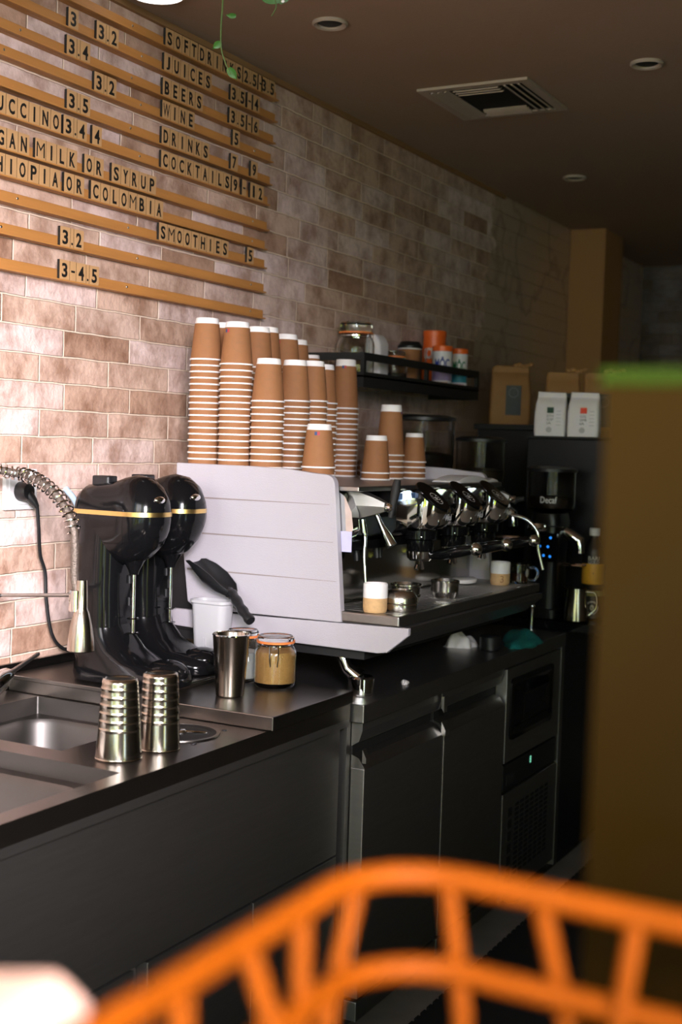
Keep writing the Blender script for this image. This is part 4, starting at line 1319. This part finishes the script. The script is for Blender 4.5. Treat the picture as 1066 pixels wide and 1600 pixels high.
for (x, y, z, wd, dp, h, lb, rot) in ((0.285, 4.62, 1.580, 0.150, 0.10, 0.225, 'large brown coffee bag standing alone on the ledge', 0.45), (0.555, 4.44, 1.538, 0.125, 0.085, 0.235, 'brown coffee bag behind the bag with the green square', 0.4),
                                      (0.695, 4.44, 1.538, 0.125, 0.085, 0.232, 'brown coffee bag behind the bag with the red square', 0.4)):
    t_, fr = bag(x, y, z, wd, dp, h, 'bag_kraft', lb, 'crumpled', rot)
    part('dark_label', quad(fr, -0.020, 0.038, h * 0.16, h * 0.66), M['dark_label'], t_, smooth=0)
    rg = MB()
    pa = [fr(0.009 + r * math.cos(2 * PI * k / 24), h * 0.54 + r * math.sin(2 * PI * k / 24), 0.0004) for r in (0.017, 0.0185) for k in range(24)]
    rg.add(pa, [(k, (k + 1) % 24, 24 + (k + 1) % 24, 24 + k) for k in range(24)])
    part('label_ring', rg, M['grey_print'], t_, smooth=0)
    cl = MB()
    for k in range(5):
        cl.sphere((x + 0.02 + 0.014 * k * math.cos(rot), y + 0.014 * k * math.sin(rot), z + h + 0.002 + 0.004 * math.sin(k * 2.0)), 0.011, 9, 6, 1, 0.5, 0.7)
    part('crumpled_fold', cl, M['bag_kraft'], t_, smooth=0)

# milk jug, bottle and lidded tub at the back
t_ = thing('milk_jug', 'steel milk jug on the black rear counter', 'jug', (0.750, 4.085, 0.926))
jx, jy, jz = 0.750, 4.085, 0.926
t_.location = (jx, jy, jz)
ORG[t_] = (jx, jy, jz)
part('jug_body', MB().lathe([(0, 0), (0.038, 0), (0.041, 0.004), (0.0405, 0.035), (0.034, 0.085), (0.033, 0.110), (0.0315, 0.110), (0.0325, 0.085), (0.039, 0.035), (0, 0.006)], jx, jy, jz, 36), M['cup_steel'], t_)
part('pour_lip', MB().loft([[(jx - 0.030, jy - 0.012, jz + 0.100), (jx - 0.030, jy + 0.012, jz + 0.100), (jx - 0.033, jy, jz + 0.085)], [(jx - 0.046, jy - 0.002, jz + 0.116), (jx - 0.046, jy + 0.002, jz + 0.116), (jx - 0.045, jy, jz + 0.112)]]), M['cup_steel'], t_)
part('handle', MB().tube(smoothpath([(jx + 0.032, jy + 0.008, jz + 0.100), (jx + 0.062, jy + 0.012, jz + 0.095), (jx + 0.066, jy + 0.014, jz + 0.050), (jx + 0.042, jy + 0.008, jz + 0.022)], 5), 0.004, 10), M['cup_steel'], t_)
bx, by = 0.768, 4.205
t_ = thing('lidded_tub', 'dark tub with a pale green lid behind the milk jug', 'tub', (bx, by, 0.926))
part('tub', MB().lathe([(0, 0), (0.048, 0), (0.052, 0.005), (0.052, 0.080), (0, 0.080)], bx, by, 0.926, 32), M['satin_black'], t_)
part('lid', MB().lathe([(0, 0.080), (0.055, 0.080), (0.056, 0.083), (0.056, 0.094), (0.054, 0.097), (0, 0.097)], bx, by, 0.926, 32), M['pale_green'], t_)
fa = to_cam(bx, by)
bd = MB()
for r in (0.0, 0.021):
    n = 20
    ring0 = [(bx + 0.0526 * math.cos(fa + (r + 0.002) * math.cos(2 * PI * k / n) / 0.052), by + 0.0526 * math.sin(fa + (r + 0.002) * math.cos(2 * PI * k / n) / 0.052), 0.966 + (r + 0.002) * math.sin(2 * PI * k / n)) for k in range(n)]
    ring1 = [(bx + 0.0526 * math.cos(fa + r * 0.85 * math.cos(2 * PI * k / n) / 0.052 + (0.008 / 0.052 * math.cos(2 * PI * k / n) if r == 0 else 0)), by + 0.0526 * math.sin(fa + r * 0.85 * math.cos(2 * PI * k / n) / 0.052 + (0.008 / 0.052 * math.cos(2 * PI * k / n) if r == 0 else 0)), 0.966 + (r * 0.85 if r else 0.010) * math.sin(2 * PI * k / n)) for k in range(n)]
    bd.add(ring0 + ring1, [(k, (k + 1) % n, n + (k + 1) % n, n + k) for k in range(n)])
part('badge', bd, M['pale_print'], t_, smooth=0)
bz = 0.926 + 0.097
t_ = thing('drink_bottle', 'orange-labelled bottle with a white cap standing on the tub', 'bottle', (bx, by, bz))
part('bottle', MB().lathe([(0, 0), (0.036, 0), (0.038, 0.004), (0.038, 0.125), (0.034, 0.145), (0.016, 0.172), (0.015, 0.185), (0, 0.185)], bx, by, bz, 32), M['satin_black'], t_)
part('cap', MB().lathe([(0, 0.183), (0.0185, 0.183), (0.0185, 0.206), (0.017, 0.208), (0, 0.208)], bx, by, bz, 24), M['white_plastic'], t_)
part('label', MB().lathe([(0.0382, 0.020), (0.0386, 0.021), (0.0386, 0.088), (0.0382, 0.089)], bx, by, bz, 32), M['bottle_amber'], t_)
g = MB()
for s, zc, hh in (('BARI', 0.108, 0.013), ('GOLD', 0.095, 0.011)):
    put_text(g, s, 0.040, hh, lambda u, v, d: (bx + 0.0388 * math.cos(fa + u / 0.0386), by + 0.0388 * math.sin(fa + u / 0.0386), bz + zc + v), bold=0.02, depth=0.0)
part('lettering', g, M['pale_print'], t_, smooth=0)
g = MB()
for s in (-1, 1):
    q = [(-0.016 * (s < 0) , 0), ]
    pts = [(0.0, 0.062), (s * 0.022, 0.030), (s * 0.022, 0.025), (0.0, 0.056)]
    g.add([(bx + 0.0390 * math.cos(fa + u / 0.0386), by + 0.0390 * math.sin(fa + u / 0.0386), bz + v) for u, v in pts], [(0, 1, 2, 3)])
part('mountain_print', g, M['kraft_press'], t_, smooth=0)

# chrome rinser tap and cloth on the fridge counter
t_ = thing('rinser_tap', 'small chrome tap pipe rising from the counter behind the teal cloth', 'tap', (0.636, 3.975, 0.895))
part('pipe', MB().tube(smoothpath([(0.636, 3.975, 0.895), (0.636, 3.975, 0.95), (0.636, 3.974, 0.972), (0.630, 3.972, 0.980), (0.578, 3.965, 0.978)], 5), 0.0065, 12), M['chrome'], t_)
part('joint', MB().sphere((0.637, 3.974, 0.977), 0.011, 16, 10), M['chrome'], t_)
part('base_ring', MB().lathe([(0, 0), (0.014, 0), (0.014, 0.006), (0, 0.008)], 0.636, 3.975, 0.895, 20), M['chrome'], t_)


def cloth(cx, cy, z, lx, ly, h, seed, rot):
    rnd = random.Random(seed)
    ph = [rnd.uniform(0, 6.28) for _ in range(8)]
    nx, ny = 26, 34
    vs, fs = [], []

    def top(u, v):
        r = max(abs(u), abs(v))
        e = max(0.0, 1 - (abs(u) ** 3 + abs(v) ** 3)) ** 0.5
        f = 0.66 + 0.20 * math.sin(3.4 * v + 1.6 * u + ph[0]) + 0.14 * math.sin(4.5 * u - 2 * v + ph[1]) + 0.06 * math.sin(9 * v + ph[2])
        return max(0.0008, h * e * max(0.2, f))
    for i in range(nx + 1):
        for j in range(ny + 1):
            u, v = i / nx * 2 - 1, j / ny * 2 - 1
            ex = 1 + 0.10 * math.sin(3 * v + ph[3]) + 0.05 * math.sin(7 * v + ph[4])
            ey = 1 + 0.10 * math.sin(3 * u + ph[5]) + 0.05 * math.sin(8 * u + ph[6])
            px, py = u * lx / 2 * ex * (1 - 0.16 * v * v), v * ly / 2 * ey * (1 - 0.16 * u * u)
            vs.append((cx + px * math.cos(rot) - py * math.sin(rot), cy + px * math.sin(rot) + py * math.cos(rot), z + top(u, v)))
    n1 = len(vs)
    vs += [(a, b, z) for a, b, c in vs]
    for i in range(nx):
        for j in range(ny):
            a = i * (ny + 1) + j
            fs.append((a, a + 1, a + ny + 2, a + ny + 1))
            fs.append((n1 + a, n1 + a + ny + 1, n1 + a + ny + 2, n1 + a + 1))
    bnd = [j for j in range(ny + 1)] + [i * (ny + 1) + ny for i in range(1, nx + 1)] + [nx * (ny + 1) + j for j in range(ny - 1, -1, -1)] + [i * (ny + 1) for i in range(nx - 1, 0, -1)]
    for k in range(len(bnd)):
        a, b = bnd[k], bnd[(k + 1) % len(bnd)]
        fs.append((a, b, n1 + b, n1 + a))
    return MB().add(vs, fs)


single('cleaning_cloth', cloth(0.700, 3.720, 0.8955, 0.11, 0.275, 0.042, 4, 0.25), M['teal'], 'crumpled teal cloth on the steel counter under the machine', 'cloth', (0.70, 3.72, 0.895), smooth=60)
single('paper_napkin', cloth(0.578, 3.53, 0.8955, 0.09, 0.11, 0.048, 9, 0.0), M['white_paper'], 'white crumpled paper beside the teal cloth under the machine', 'paper', (0.578, 3.53, 0.895), smooth=60)
single('paper_scrap', cloth(0.700, 2.88, 0.8955, 0.018, 0.05, 0.010, 12, 0.4), M['white_paper'], 'tiny crumpled paper scrap on the counter by the machine foot', 'paper', (0.7, 2.88, 0.895), smooth=60)

# ================================================================== drink mixers
def mixer_parts(t_):
    x0, y0, z0 = ORG[t_]

    def W(mb_):
        return mb_.xform(lambda x, y, z: (x0 + x, y0 + y, z0 + z))

    def ring(x, hx, hy, z, r):
        return [(x + px, py, z) for px, py in rrect(-hx, hx, -hy, hy, r, 5)]
    # pedestal: broad flat foot sweeping up into the column, toe pointing to +x
    part('base', W(MB().loft([ring(0.150, 0.140, 0.068, 0.0, 0.055), ring(0.150, 0.142, 0.070, 0.012, 0.055), ring(0.147, 0.138, 0.069, 0.030, 0.055), ring(0.110, 0.100, 0.067, 0.046, 0.055),
                              ring(0.084, 0.078, 0.067, 0.070, 0.052), ring(0.071, 0.065, 0.063, 0.10, 0.05), ring(0.066, 0.060, 0.061, 0.125, 0.045)])), M['gloss_black'], t_, smooth=60)
    part('toe', W(MB().sphere((0.245, 0, 0.029), 0.05, 24, 12, 1.0, 0.9, 0.55)), M['gloss_black'], t_, smooth=60)
    part('column', W(MB().loft([ring(0.066, 0.060, 0.061, 0.12, 0.04), ring(0.067, 0.055, 0.059, 0.20, 0.04), ring(0.068, 0.055, 0.058, 0.30, 0.04), ring(0.072, 0.060, 0.057, 0.386, 0.04)])), M['gloss_black'], t_, smooth=60)
    # head: rounded box at the back running into a ball at the front
    hd = []
    for x, hy, zb, zt in ((0.006, 0.030, 0.315, 0.405), (0.012, 0.046, 0.300, 0.425), (0.030, 0.055, 0.285, 0.436), (0.070, 0.058, 0.270, 0.440), (0.105, 0.060, 0.262, 0.447), (0.130, 0.061, 0.258, 0.456),
                          (0.155, 0.062, 0.262, 0.461), (0.185, 0.059, 0.276, 0.456), (0.208, 0.050, 0.300, 0.440), (0.222, 0.036, 0.325, 0.418), (0.229, 0.018, 0.350, 0.395)):
        zc, hz = (zb + zt) / 2, (zt - zb) / 2
        pr_ = []
        for k in range(28):
            a = 2 * PI * k / 28
            e = 0.75 if x < 0.1 else 0.9
            c, s = math.cos(a), math.sin(a)
            pr_.append((x, hy * math.copysign(abs(c) ** e, c), zc + hz * math.copysign(abs(s) ** e, s)))
        hd.append(pr_)
    hobj = part('motor_head', W(MB().loft(hd)), M['gloss_black'], t_, smooth=60)
    band = []
    outl = [(0.229, 0.014), (0.222, 0.034), (0.208, 0.050), (0.185, 0.0595), (0.155, 0.0625), (0.130, 0.0615), (0.105, 0.0605), (0.070, 0.0585), (0.030, 0.0555), (0.012, 0.0465)]
    poly = [(x, -y) for x, y in outl[::-1]] + [(x, y) for x, y in outl]
    cxm = 0.12
    lo = [(cxm + (x - cxm) * 1.012, y * 1.02, 0.371) for x, y in poly]
    hi = [(cxm + (x - cxm) * 1.012, y * 1.02, 0.381) for x, y in poly]
    part('gold_band', W(MB().loft([lo, hi])), M['gold'], hobj, smooth=60)
    for s in (0.386, 0.392):
        pass
    part('badge', W(MB().sphere((0.222, -0.012, 0.408), 0.020, 18, 10, 0.45, 0.9, 0.45)), M['chrome'], hobj)
    part('switch', W(MB().rbox(0.035, 0.085, -0.018, 0.018, 0.430, 0.456, 0.008)), M['satin_black'], hobj, bevel=0.003)
    part('nose', W(MB().lathe([(0, -0.030), (0.010, -0.030), (0.013, -0.020), (0.024, 0.0), (0.042, 0.022), (0.05, 0.03), (0, 0.03)], 0.148, 0.0, 0.268, 28)), M['gloss_black'], hobj, smooth=50)
    sp_ = part('spindle', W(MB().cyl((0.148, 0.0, 0.240), (0.148, 0.0, 0.105), 0.0042, 0.0042, 12)), M['chrome'], t_)
    for zz in (0.105, 0.138):
        part('agitator', W(MB().lathe([(0, 0), (0.0135, 0), (0.0145, 0.0016), (0.012, 0.003), (0, 0.003)], 0.148, 0.0, zz, 20)), M['chrome'], sp_)
    for zz in (0.215, 0.165):
        part('cup_rest', W(MB().rbox(0.112, 0.128, 0.012, 0.036, zz, zz + 0.018, 0.004)), M['satin_black'], t_)


t1 = thing('drink_mixer', 'black spindle drink mixer with a gold band nearest the sink', 'drink mixer', (0.150, 2.292, 0.9445), 'black spindle drink mixers')
mixer_parts(t1)
t2 = copytree(t1)
t2.location = (0.112, 2.484, 0.9445)
t2['label'] = 'black spindle drink mixer with a gold band beside the white machine panel'
# mains cord and its plug
t_ = thing('power_cord', 'black mains cord hanging from the wall socket to the mixers', 'cord', (0.05, 2.23, 1.36))
part('cable', MB().tube(smoothpath([(0.052, 2.247, 1.325), (0.045, 2.262, 1.27), (0.030, 2.285, 1.21), (0.026, 2.308, 1.165), (0.026, 2.314, 1.10), (0.028, 2.332, 1.02), (0.032, 2.37, 0.978), (0.045, 2.43, 0.966), (0.08, 2.445, 0.962), (0.116, 2.45, 0.957)], 5), 0.0042, 10), M['satin_black'], t_)
part('plug', MB().lathe([(0, 0.028), (0.018, 0.026), (0.022, 0.018), (0.022, 0.0), (0, 0)], 0.019, 2.228, 1.358, 24, 'x').tube([(0.036, 2.232, 1.352), (0.047, 2.240, 1.335), (0.052, 2.247, 1.322)], [0.013, 0.010, 0.006], 12), M['satin_black'], t_)
t_ = thing('wall_socket', 'white wall socket plate behind the spring tap hose', 'socket', (0.006, 2.22, 1.36))
part('plate', MB().box(0.0, 0.012, 2.187, 2.292, 1.314, 1.408), M['white_plastic'], t_, smooth=0, bevel=0.003)
part('socket_frame', MB().box(0.012, 0.0145, 2.197, 2.262, 1.326, 1.396), M['white_plastic'], t_, smooth=0, bevel=0.001)

# pale blue hose hanging against the wall
single('water_hose', MB().tube(smoothpath([(0.030, 2.370, 1.362), (0.035, 2.405, 1.325), (0.035, 2.445, 1.25), (0.035, 2.455, 1.17), (0.035, 2.44, 1.06), (0.06, 2.425, 0.965)], 6), 0.0075, 12), M['blue_hose'], 'pale blue hose curving against the wall behind the spring tap', 'hose', (0.03, 2.4, 1.0))

# ================================================================== spring pre-rinse tap
t = thing('spring_tap', 'chrome pre-rinse tap with coiled spring hose over the sink', 'tap', (0.075, 1.78, 0.9))
part('riser', MB().tube([(0.060, 1.80, 0.9008), (0.060, 1.80, 1.30)], 0.011, 14).lathe([(0, 0), (0.026, 0), (0.026, 0.006), (0.013, 0.012), (0, 0.012)], 0.060, 1.80, 0.9006, 24), M['chrome'], t)
path = smoothpath([(0.060, 1.80, 1.30), (0.060, 1.805, 1.36), (0.066, 1.87, 1.408), (0.080, 1.99, 1.418), (0.118, 2.10, 1.404), (0.180, 2.10, 1.392), (0.230, 2.10, 1.365), (0.268, 2.10, 1.325), (0.286, 2.10, 1.285)], 8)
hose_path = path + [Vector(p) for p in smoothpath([(0.286, 2.10, 1.285), (0.289, 2.10, 1.24), (0.289, 2.10, 1.19), (0.298, 2.10, 1.155)], 5)][1:]
part('inner_hose', MB().tube(hose_path, 0.0085, 12), M['braid'], t)
# spring
cum = [0.0]
for a, b in zip(path, path[1:]):
    cum.append(cum[-1] + (b - a).length)
tot = cum[-1]


def at(s):
    for i in range(len(path) - 1):
        if cum[i + 1] >= s:
            q = (s - cum[i]) / max(1e-9, cum[i + 1] - cum[i])
            return path[i].lerp(path[i + 1], q), (path[i + 1] - path[i]).normalized()
    return path[-1], (path[-1] - path[-2]).normalized()


coil = []
turns = int(tot / 0.0135)
for k in range(turns * 14 + 1):
    p, tg = at(tot * k / (turns * 14))
    up = Vector((0, 0, 1))
    sd = tg.cross(up)
    sd = sd.normalized() if sd.length > 1e-4 else Vector((0, 1, 0))
    nn = sd.cross(tg).normalized()
    a = 2 * PI * k / 14
    coil.append(p + (sd * math.cos(a) + nn * math.sin(a)) * 0.0145)
part('coil_spring', MB().tube(coil, 0.0021, 6), M['chrome'], t)
part('support_arm', MB().tube([(0.060, 1.80, 1.130), (0.060, 1.86, 1.130), (0.085, 2.10, 1.135), (0.281, 2.10, 1.152)], 0.0042, 10), M['steel'], t)
part('holder_ring', MB().lathe([(0.0135, -0.022), (0.018, -0.022), (0.018, 0.022), (0.0135, 0.022), (0.0135, -0.022)], 0.298, 2.10, 1.142, 24), M['chrome'], t)
part('spray_head', MB().lathe([(0, 0.060), (0.011, 0.060), (0.0125, 0.030), (0.013, 0.0), (0.017, -0.008), (0.023, -0.035), (0.0275, -0.065), (0.029, -0.088), (0.027, -0.090), (0, -0.088)], 0.310, 2.10, 1.126, 28), M['cup_steel'], t)

# glass syringe-like whisk lying by the sink
t_ = thing('milk_frother', 'steel hand tool lying across the back rim of the sink', 'tool', (0.10, 2.05, 0.93))
part('handle', MB().tube([(0.170, 1.935, 0.935), (0.150, 1.985, 0.942), (0.110, 2.070, 0.952), (0.090, 2.115, 0.956)], [0.022, 0.024, 0.024, 0.018], 18), M['chrome'], t_)
part('rod', MB().tube([(0.090, 2.115, 0.956), (0.072, 2.160, 0.960), (0.030, 2.285, 0.976)], [0.011, 0.0055, 0.0045], 12), M['steel'], t_)

# ================================================================== steel beakers, shaker, jars, bin with scoop
def beaker(label, x, y, z, r0, r1, h, ribs):
    """upturned ridged steel beaker"""
    prof = [(r0 - 0.002, 0.002), (r0, 0.0), (r0 + 0.0008, 0.002)]
    nn = 90
    zs = [h * 0.02 + (h * 0.92) * k / nn for k in range(nn + 1)]
    for zz in zs:
        r = r0 + (r1 - r0) * zz / h
        for q in ribs:
            d = (zz - h * q) / 0.0018
            r += 0.0009 * math.exp(-d * d)
        prof.append((r, zz))
    prof += [(r1 + 0.0005, h * 0.955), (r1 - 0.001, h * 0.985), (r1 - 0.005, h), (r1 - 0.009, h - 0.0015), (0, h - 0.0025)]
    return single('steel_beaker', MB().lathe(prof, x, y, z, 40), M['cup_steel'], label, 'beaker', (x, y, z), 'upturned ridged steel beakers by the sink', smooth=50)


beaker('upturned ridged steel beaker nearest the sink edge', 0.604, 1.858, 0.9008, 0.0425, 0.0325, 0.148, (0.38, 0.48, 0.58, 0.68, 0.78, 0.88))
beaker('upturned ridged steel beaker behind the other one, toward the shaker', 0.622, 1.958, 0.9008, 0.0395, 0.0330, 0.146, (0.38, 0.48, 0.58, 0.68, 0.78, 0.88))
x, y, z = 0.532, 2.337, 0.9302
t_ = thing('cocktail_shaker', 'tall brushed steel shaker tin on the steel board', 'shaker', (x, y, z))
part('tin', MB().lathe([(0, 0.0), (0.028, 0.0), (0.031, 0.003), (0.0405, 0.134), (0.0415, 0.1355), (0.0400, 0.1365), (0.0385, 0.134), (0.029, 0.006), (0, 0.006)], x, y, z, 40), M['cup_steel'], t_)
part('rim', MB().lathe([(0.0398, 0.1335), (0.0418, 0.1345), (0.0418, 0.137), (0.0398, 0.1375), (0.0398, 0.1335)], x, y, z, 40), M['chrome'], t_)
jar('sugar_jar', 'clip-top jar of white sugar behind the steel shaker', 0.455, 2.505, 0.9302, 0.043, 0.120, fill='sugar', fillh=0.070, clip=-0.5, neck=0.87)
jar('sugar_jar', 'clip-top jar of brown sugar beside the white machine', 0.548, 2.500, 0.9302, 0.049, 0.116, fill='brown_sugar', fillh=0.080, clip=-1.1, neck=0.87)
bx_, by_ = 0.318, 2.580
t_ = thing('ice_bin', 'tall frosted plastic bin under the black scoop', 'bin', (bx_, by_, 0.9302))
zb_ = 0.9302 + 0.0105
t_.location = (bx_, by_, zb_)
ORG[t_] = (bx_, by_, zb_)
part('bin_wall', MB().loft([[(px, py, zb_ + zz) for px, py in rrect(bx_ - a, bx_ + a, by_ - a * 0.56, by_ + a * 0.56, 0.018)] for zz, a in ((0, 0.040), (0.003, 0.042), (0.150, 0.050), (0.153, 0.054), (0.160, 0.054), (0.160, 0.049), (0.012, 0.039))]), M['frosted'], t_)
part('grip_rib', MB().box(bx_ - 0.006, bx_ - 0.002, by_ - 0.0305, by_ - 0.022, zb_ + 0.02, zb_ + 0.07), M['frosted'], t_, smooth=0)
# scoop: open trough and a handle pointing to the right
t_ = thing('ice_scoop', 'black plastic scoop resting on the frosted bin', 'scoop', (bx_, by_, zb_ + 0.16))
sc_r = []
for s, w2, h2, zc in ((0.0, 0.034, 0.010, 0.100), (0.10, 0.037, 0.026, 0.080), (0.35, 0.040, 0.048, 0.036), (0.62, 0.040, 0.046, 0.014), (0.88, 0.034, 0.028, 0.004), (1.0, 0.018, 0.014, 0.004)):
    ring_o, ring_i = [], []
    for k in range(11):
        a = PI + PI * k / 10
        ring_o.append((w2 * math.cos(a), h2 * (1 + math.sin(a)) - h2 * 0.0))
    for k in range(10, -1, -1):
        a = PI + PI * k / 10
        ring_i.append(((w2 - 0.003) * math.cos(a), 0.003 + (h2 - 0.003) * (1 + math.sin(a))))
    xx = 0.262 + 0.118 * s
    sc_r.append([(xx, by_ - 0.005 + u, zb_ + 0.170 + zc * 0.75 + v) for u, v in ring_o + ring_i])
sco = part('trough', MB().loft(sc_r), M['satin_black'], t_, smooth=50)
hpts = smoothpath([(0.365, by_ - 0.005, zb_ + 0.184), (0.390, by_ - 0.02, zb_ + 0.178), (0.430, by_ - 0.045, zb_ + 0.152), (0.466, by_ - 0.06, zb_ + 0.128)], 5)
part('handle', MB().tube(hpts, [0.012 + 0.0016 * math.sin(k * 1.9) for k in range(len(hpts))], 12), M['satin_black'], t_)

# ================================================================== hanging vine
t = thing('hanging_vine', 'thin green vine hanging from the ceiling before the menu board', 'plant', (0.553, 2.207, CEIL))
part('stem', MB().tube(smoothpath([(0.551, 2.207, CEIL), (0.553, 2.207, 2.45), (0.555, 2.206, 2.375), (0.554, 2.204, 2.33), (0.557, 2.202, 2.285), (0.566, 2.205, 2.255), (0.576, 2.21, 2.232)], 5), [0.0022 - 0.0012 * k / 30 for k in range(31)], 8), M['stem'], t)
part('stem', MB().tube(smoothpath([(0.62, 2.24, CEIL), (0.632, 2.25, 2.46), (0.645, 2.254, 2.40), (0.652, 2.256, 2.372), (0.644, 2.252, 2.352)], 5), [0.0018 - 0.0008 * k / 20 for k in range(21)], 8), M['stem'], t)


def leaf(c, L, Wd, direction, droop):
    dx = Vector(direction).normalized()
    sd = dx.cross(Vector((0.47, -0.88, 0.2))).normalized()
    nr = dx.cross(sd)
    vs, fs = [], []
    rows = 10
    for i in range(rows + 1):
        s = i / rows
        hw = Wd / 2 * (math.sin(PI * min(1, s * 0.85 + 0.15)) ** 0.8) * (1 - s ** 4)
        for j in (-1, -0.5, 0, 0.5, 1):
            p = Vector(c) + dx * (L * s) + sd * (hw * j) + nr * (-droop * s * s + 0.12 * Wd * abs(j))
            vs.append(tuple(p))
    for i in range(rows):
        for j in range(4):
            a = i * 5 + j
            fs.append((a, a + 1, a + 6, a + 5))
    n1 = len(vs)
    vs2 = [tuple(Vector(p) + nr * 0.0006) for p in vs]
    fs2 = [tuple(reversed([i + n1 for i in f])) for f in fs]
    return MB().add(vs + vs2, fs + fs2)


part('leaf', leaf((0.662, 2.26, 2.392), 0.066, 0.046, (-0.75, -0.3, 0.28), 0.004), M['leaf'], t, smooth=60)
part('leaf', leaf((0.648, 2.256, 2.385), 0.05, 0.05, (0.35, 0.2, 0.75), 0.004), M['leaf'], t, smooth=60)
part('leaf', leaf((0.582, 2.215, 2.350), 0.022, 0.012, (-0.8, -0.3, 0.05), 0.002), M['leaf'], t, smooth=60)
part('leaf', leaf((0.554, 2.203, 2.298), 0.022, 0.016, (-0.55, -0.3, -0.6), 0.002), M['leaf'], t, smooth=60)
part('leaf', leaf((0.572, 2.208, 2.245), 0.030, 0.018, (0.5, 0.3, -0.75), 0.002), M['leaf'], t, smooth=60)
part('bud', MB().sphere((0.664, 2.262, 2.382), 0.0035, 10, 6, 1.3, 1, 0.8), M['white_paper'], t)

# ================================================================== near foreground: bar, amber board, orange basket
t = thing('bar_counter', 'wooden customer bar in the near right foreground below the basket', 'counter', (2.1, 0.36, 0))
part('bar_top', MB().box(1.70, 3.2, 0.06, 0.67, 1.065, 1.100), M['bar_wood'], t, smooth=0, bevel=0.004)
part('bar_front', MB().box(1.78, 3.15, 0.14, 0.60, 0.0, 1.065), M['plain_wall'], t, smooth=0)
# amber acrylic board standing on the bar
t = thing('acrylic_board', 'upright amber acrylic board with a glowing green top edge', 'board', (2.2, 0.62, 1.1))
yb0, yb1 = 0.590, 0.602
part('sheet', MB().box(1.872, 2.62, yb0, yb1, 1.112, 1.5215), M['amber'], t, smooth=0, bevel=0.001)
part('edge_strip', MB().box(1.870, 2.622, yb0 - 0.001, yb1 + 0.001, 1.5215, 1.529), M['amber_edge'], t, smooth=0)
part('foot_rail', MB().box(1.86, 2.63, yb0 - 0.02, yb1 + 0.02, 1.100, 1.1125), M['satin_black'], t, smooth=0)

# orange cane basket: rim is a rounded rectangle, uprights and a lower hoop
t = thing('cane_basket', 'orange cane basket with open uprights on the bar in front', 'basket', (1.97, 0.36, 1.1))
BZ = 1.298
x0, x1, y0, y1 = 1.795, 2.20, 0.16, 0.520


def hoop(z, ins, r):
    pts = [(x, y, z) for x, y in rrect(x0 + ins, x1 - ins, y0 + ins, y1 - ins, 0.045, 6)]
    pts = pts + [pts[0], pts[1]]
    return MB().tube(pts, r, 12, True)


part('rim', hoop(BZ, 0.0, 0.0058), M['orange_cane'], t, smooth=60)
part('lower_hoop', hoop(BZ - 0.040, 0.004, 0.0055), M['orange_cane'], t, smooth=60)
part('lower_hoop', hoop(BZ - 0.105, 0.010, 0.0055), M['orange_cane'], t, smooth=60)
part('base_ring', hoop(1.1075, 0.020, 0.0070), M['orange_cane'], t, smooth=60)
per = rrect(x0, x1, y0, y1, 0.045, 6)
per2 = []
for k in range(len(per)):
    a, b = Vector((*per[k], 0)), Vector((*per[(k + 1) % len(per)], 0))
    per2.append((a, b, (b - a).length))
total = sum(q[2] for q in per2)
nst = 34
for k in range(nst):
    s = total * k / nst + 0.01
    for a, b, l in per2:
        if s <= l:
            p = a.lerp(b, s / l)
            break
        s -= l
    else:
        p = per2[0][0]
    c = Vector(((x0 + x1) / 2, (y0 + y1) / 2, 0))
    q = c + (p - c) * 0.90
    lean = 0.012 * math.sin(k * 1.7)
    part('upright', MB().tube([(p.x, p.y, BZ), (p.x + (q.x - p.x) * 0.3 + lean, p.y + (q.y - p.y) * 0.3 + lean, BZ - 0.06), (q.x, q.y, 1.106)], 0.0043, 8), M['orange_cane'], t, smooth=60)
part('floor_weave', MB().box(x0 + 0.025, x1 - 0.025, y0 + 0.025, y1 - 0.025, 1.1005, 1.1055), M['orange_cane'], t, smooth=0)
# sunlit pale napkin at the near-left corner, its pale colour standing for sun-washed cane
mb = MB()
vs, fs = [], []
nu, nv = 14, 14
for side in (0, 1):
    for i in range(nu + 1):
        for j in range(nv + 1):
            u, v = i / nu, j / nv
            x = 1.690 + 0.090 * u
            y = 0.235 + 0.098 * v
            z = BZ + 0.0045 - 0.004 * math.cos(u * 3.0) + 0.003 * math.sin(4 * u + 3 * v) - 0.010 * max(0, u - 0.85) / 0.15
            vs.append((x, y, z - 0.0035 * side))
n1 = (nu + 1) * (nv + 1)
for i in range(nu):
    for j in range(nv):
        a = i * (nv + 1) + j
        fs += [(a, a + nv + 1, a + nv + 2, a + 1), (n1 + a, n1 + a + 1, n1 + a + nv + 2, n1 + a + nv + 1)]
bnd = [j for j in range(nv + 1)] + [i * (nv + 1) + nv for i in range(1, nu + 1)] + [nu * (nv + 1) + j for j in range(nv - 1, -1, -1)] + [i * (nv + 1) for i in range(nu - 1, 0, -1)]
for k in range(len(bnd)):
    a, b = bnd[k], bnd[(k + 1) % len(bnd)]
    fs.append((a, b, n1 + b, n1 + a))
mb.add(vs, fs)
single('basket_flap', mb, M['flap'], 'sunlit pale napkin of the basket corner in the lower left', 'flap', (1.75, 0.28, BZ), smooth=60)

# dark rounded appliance far back, behind the amber board
mb = MB().lathe([(0, 0), (0.30, 0), (0.31, 0.02), (0.31, 0.84), (0.29, 0.885), (0.20, 0.92), (0, 0.935)], 1.55, 6.4, 0.95, 40)
t = thing('round_oven', 'black round-topped oven far back beyond the amber board', 'oven', (1.55, 6.4, 0))
part('hood', mb, M['matt_black'], t)
part('stand', MB().box(1.25, 1.85, 6.1, 6.7, 0, 0.95), M['matt_black'], t, smooth=0)
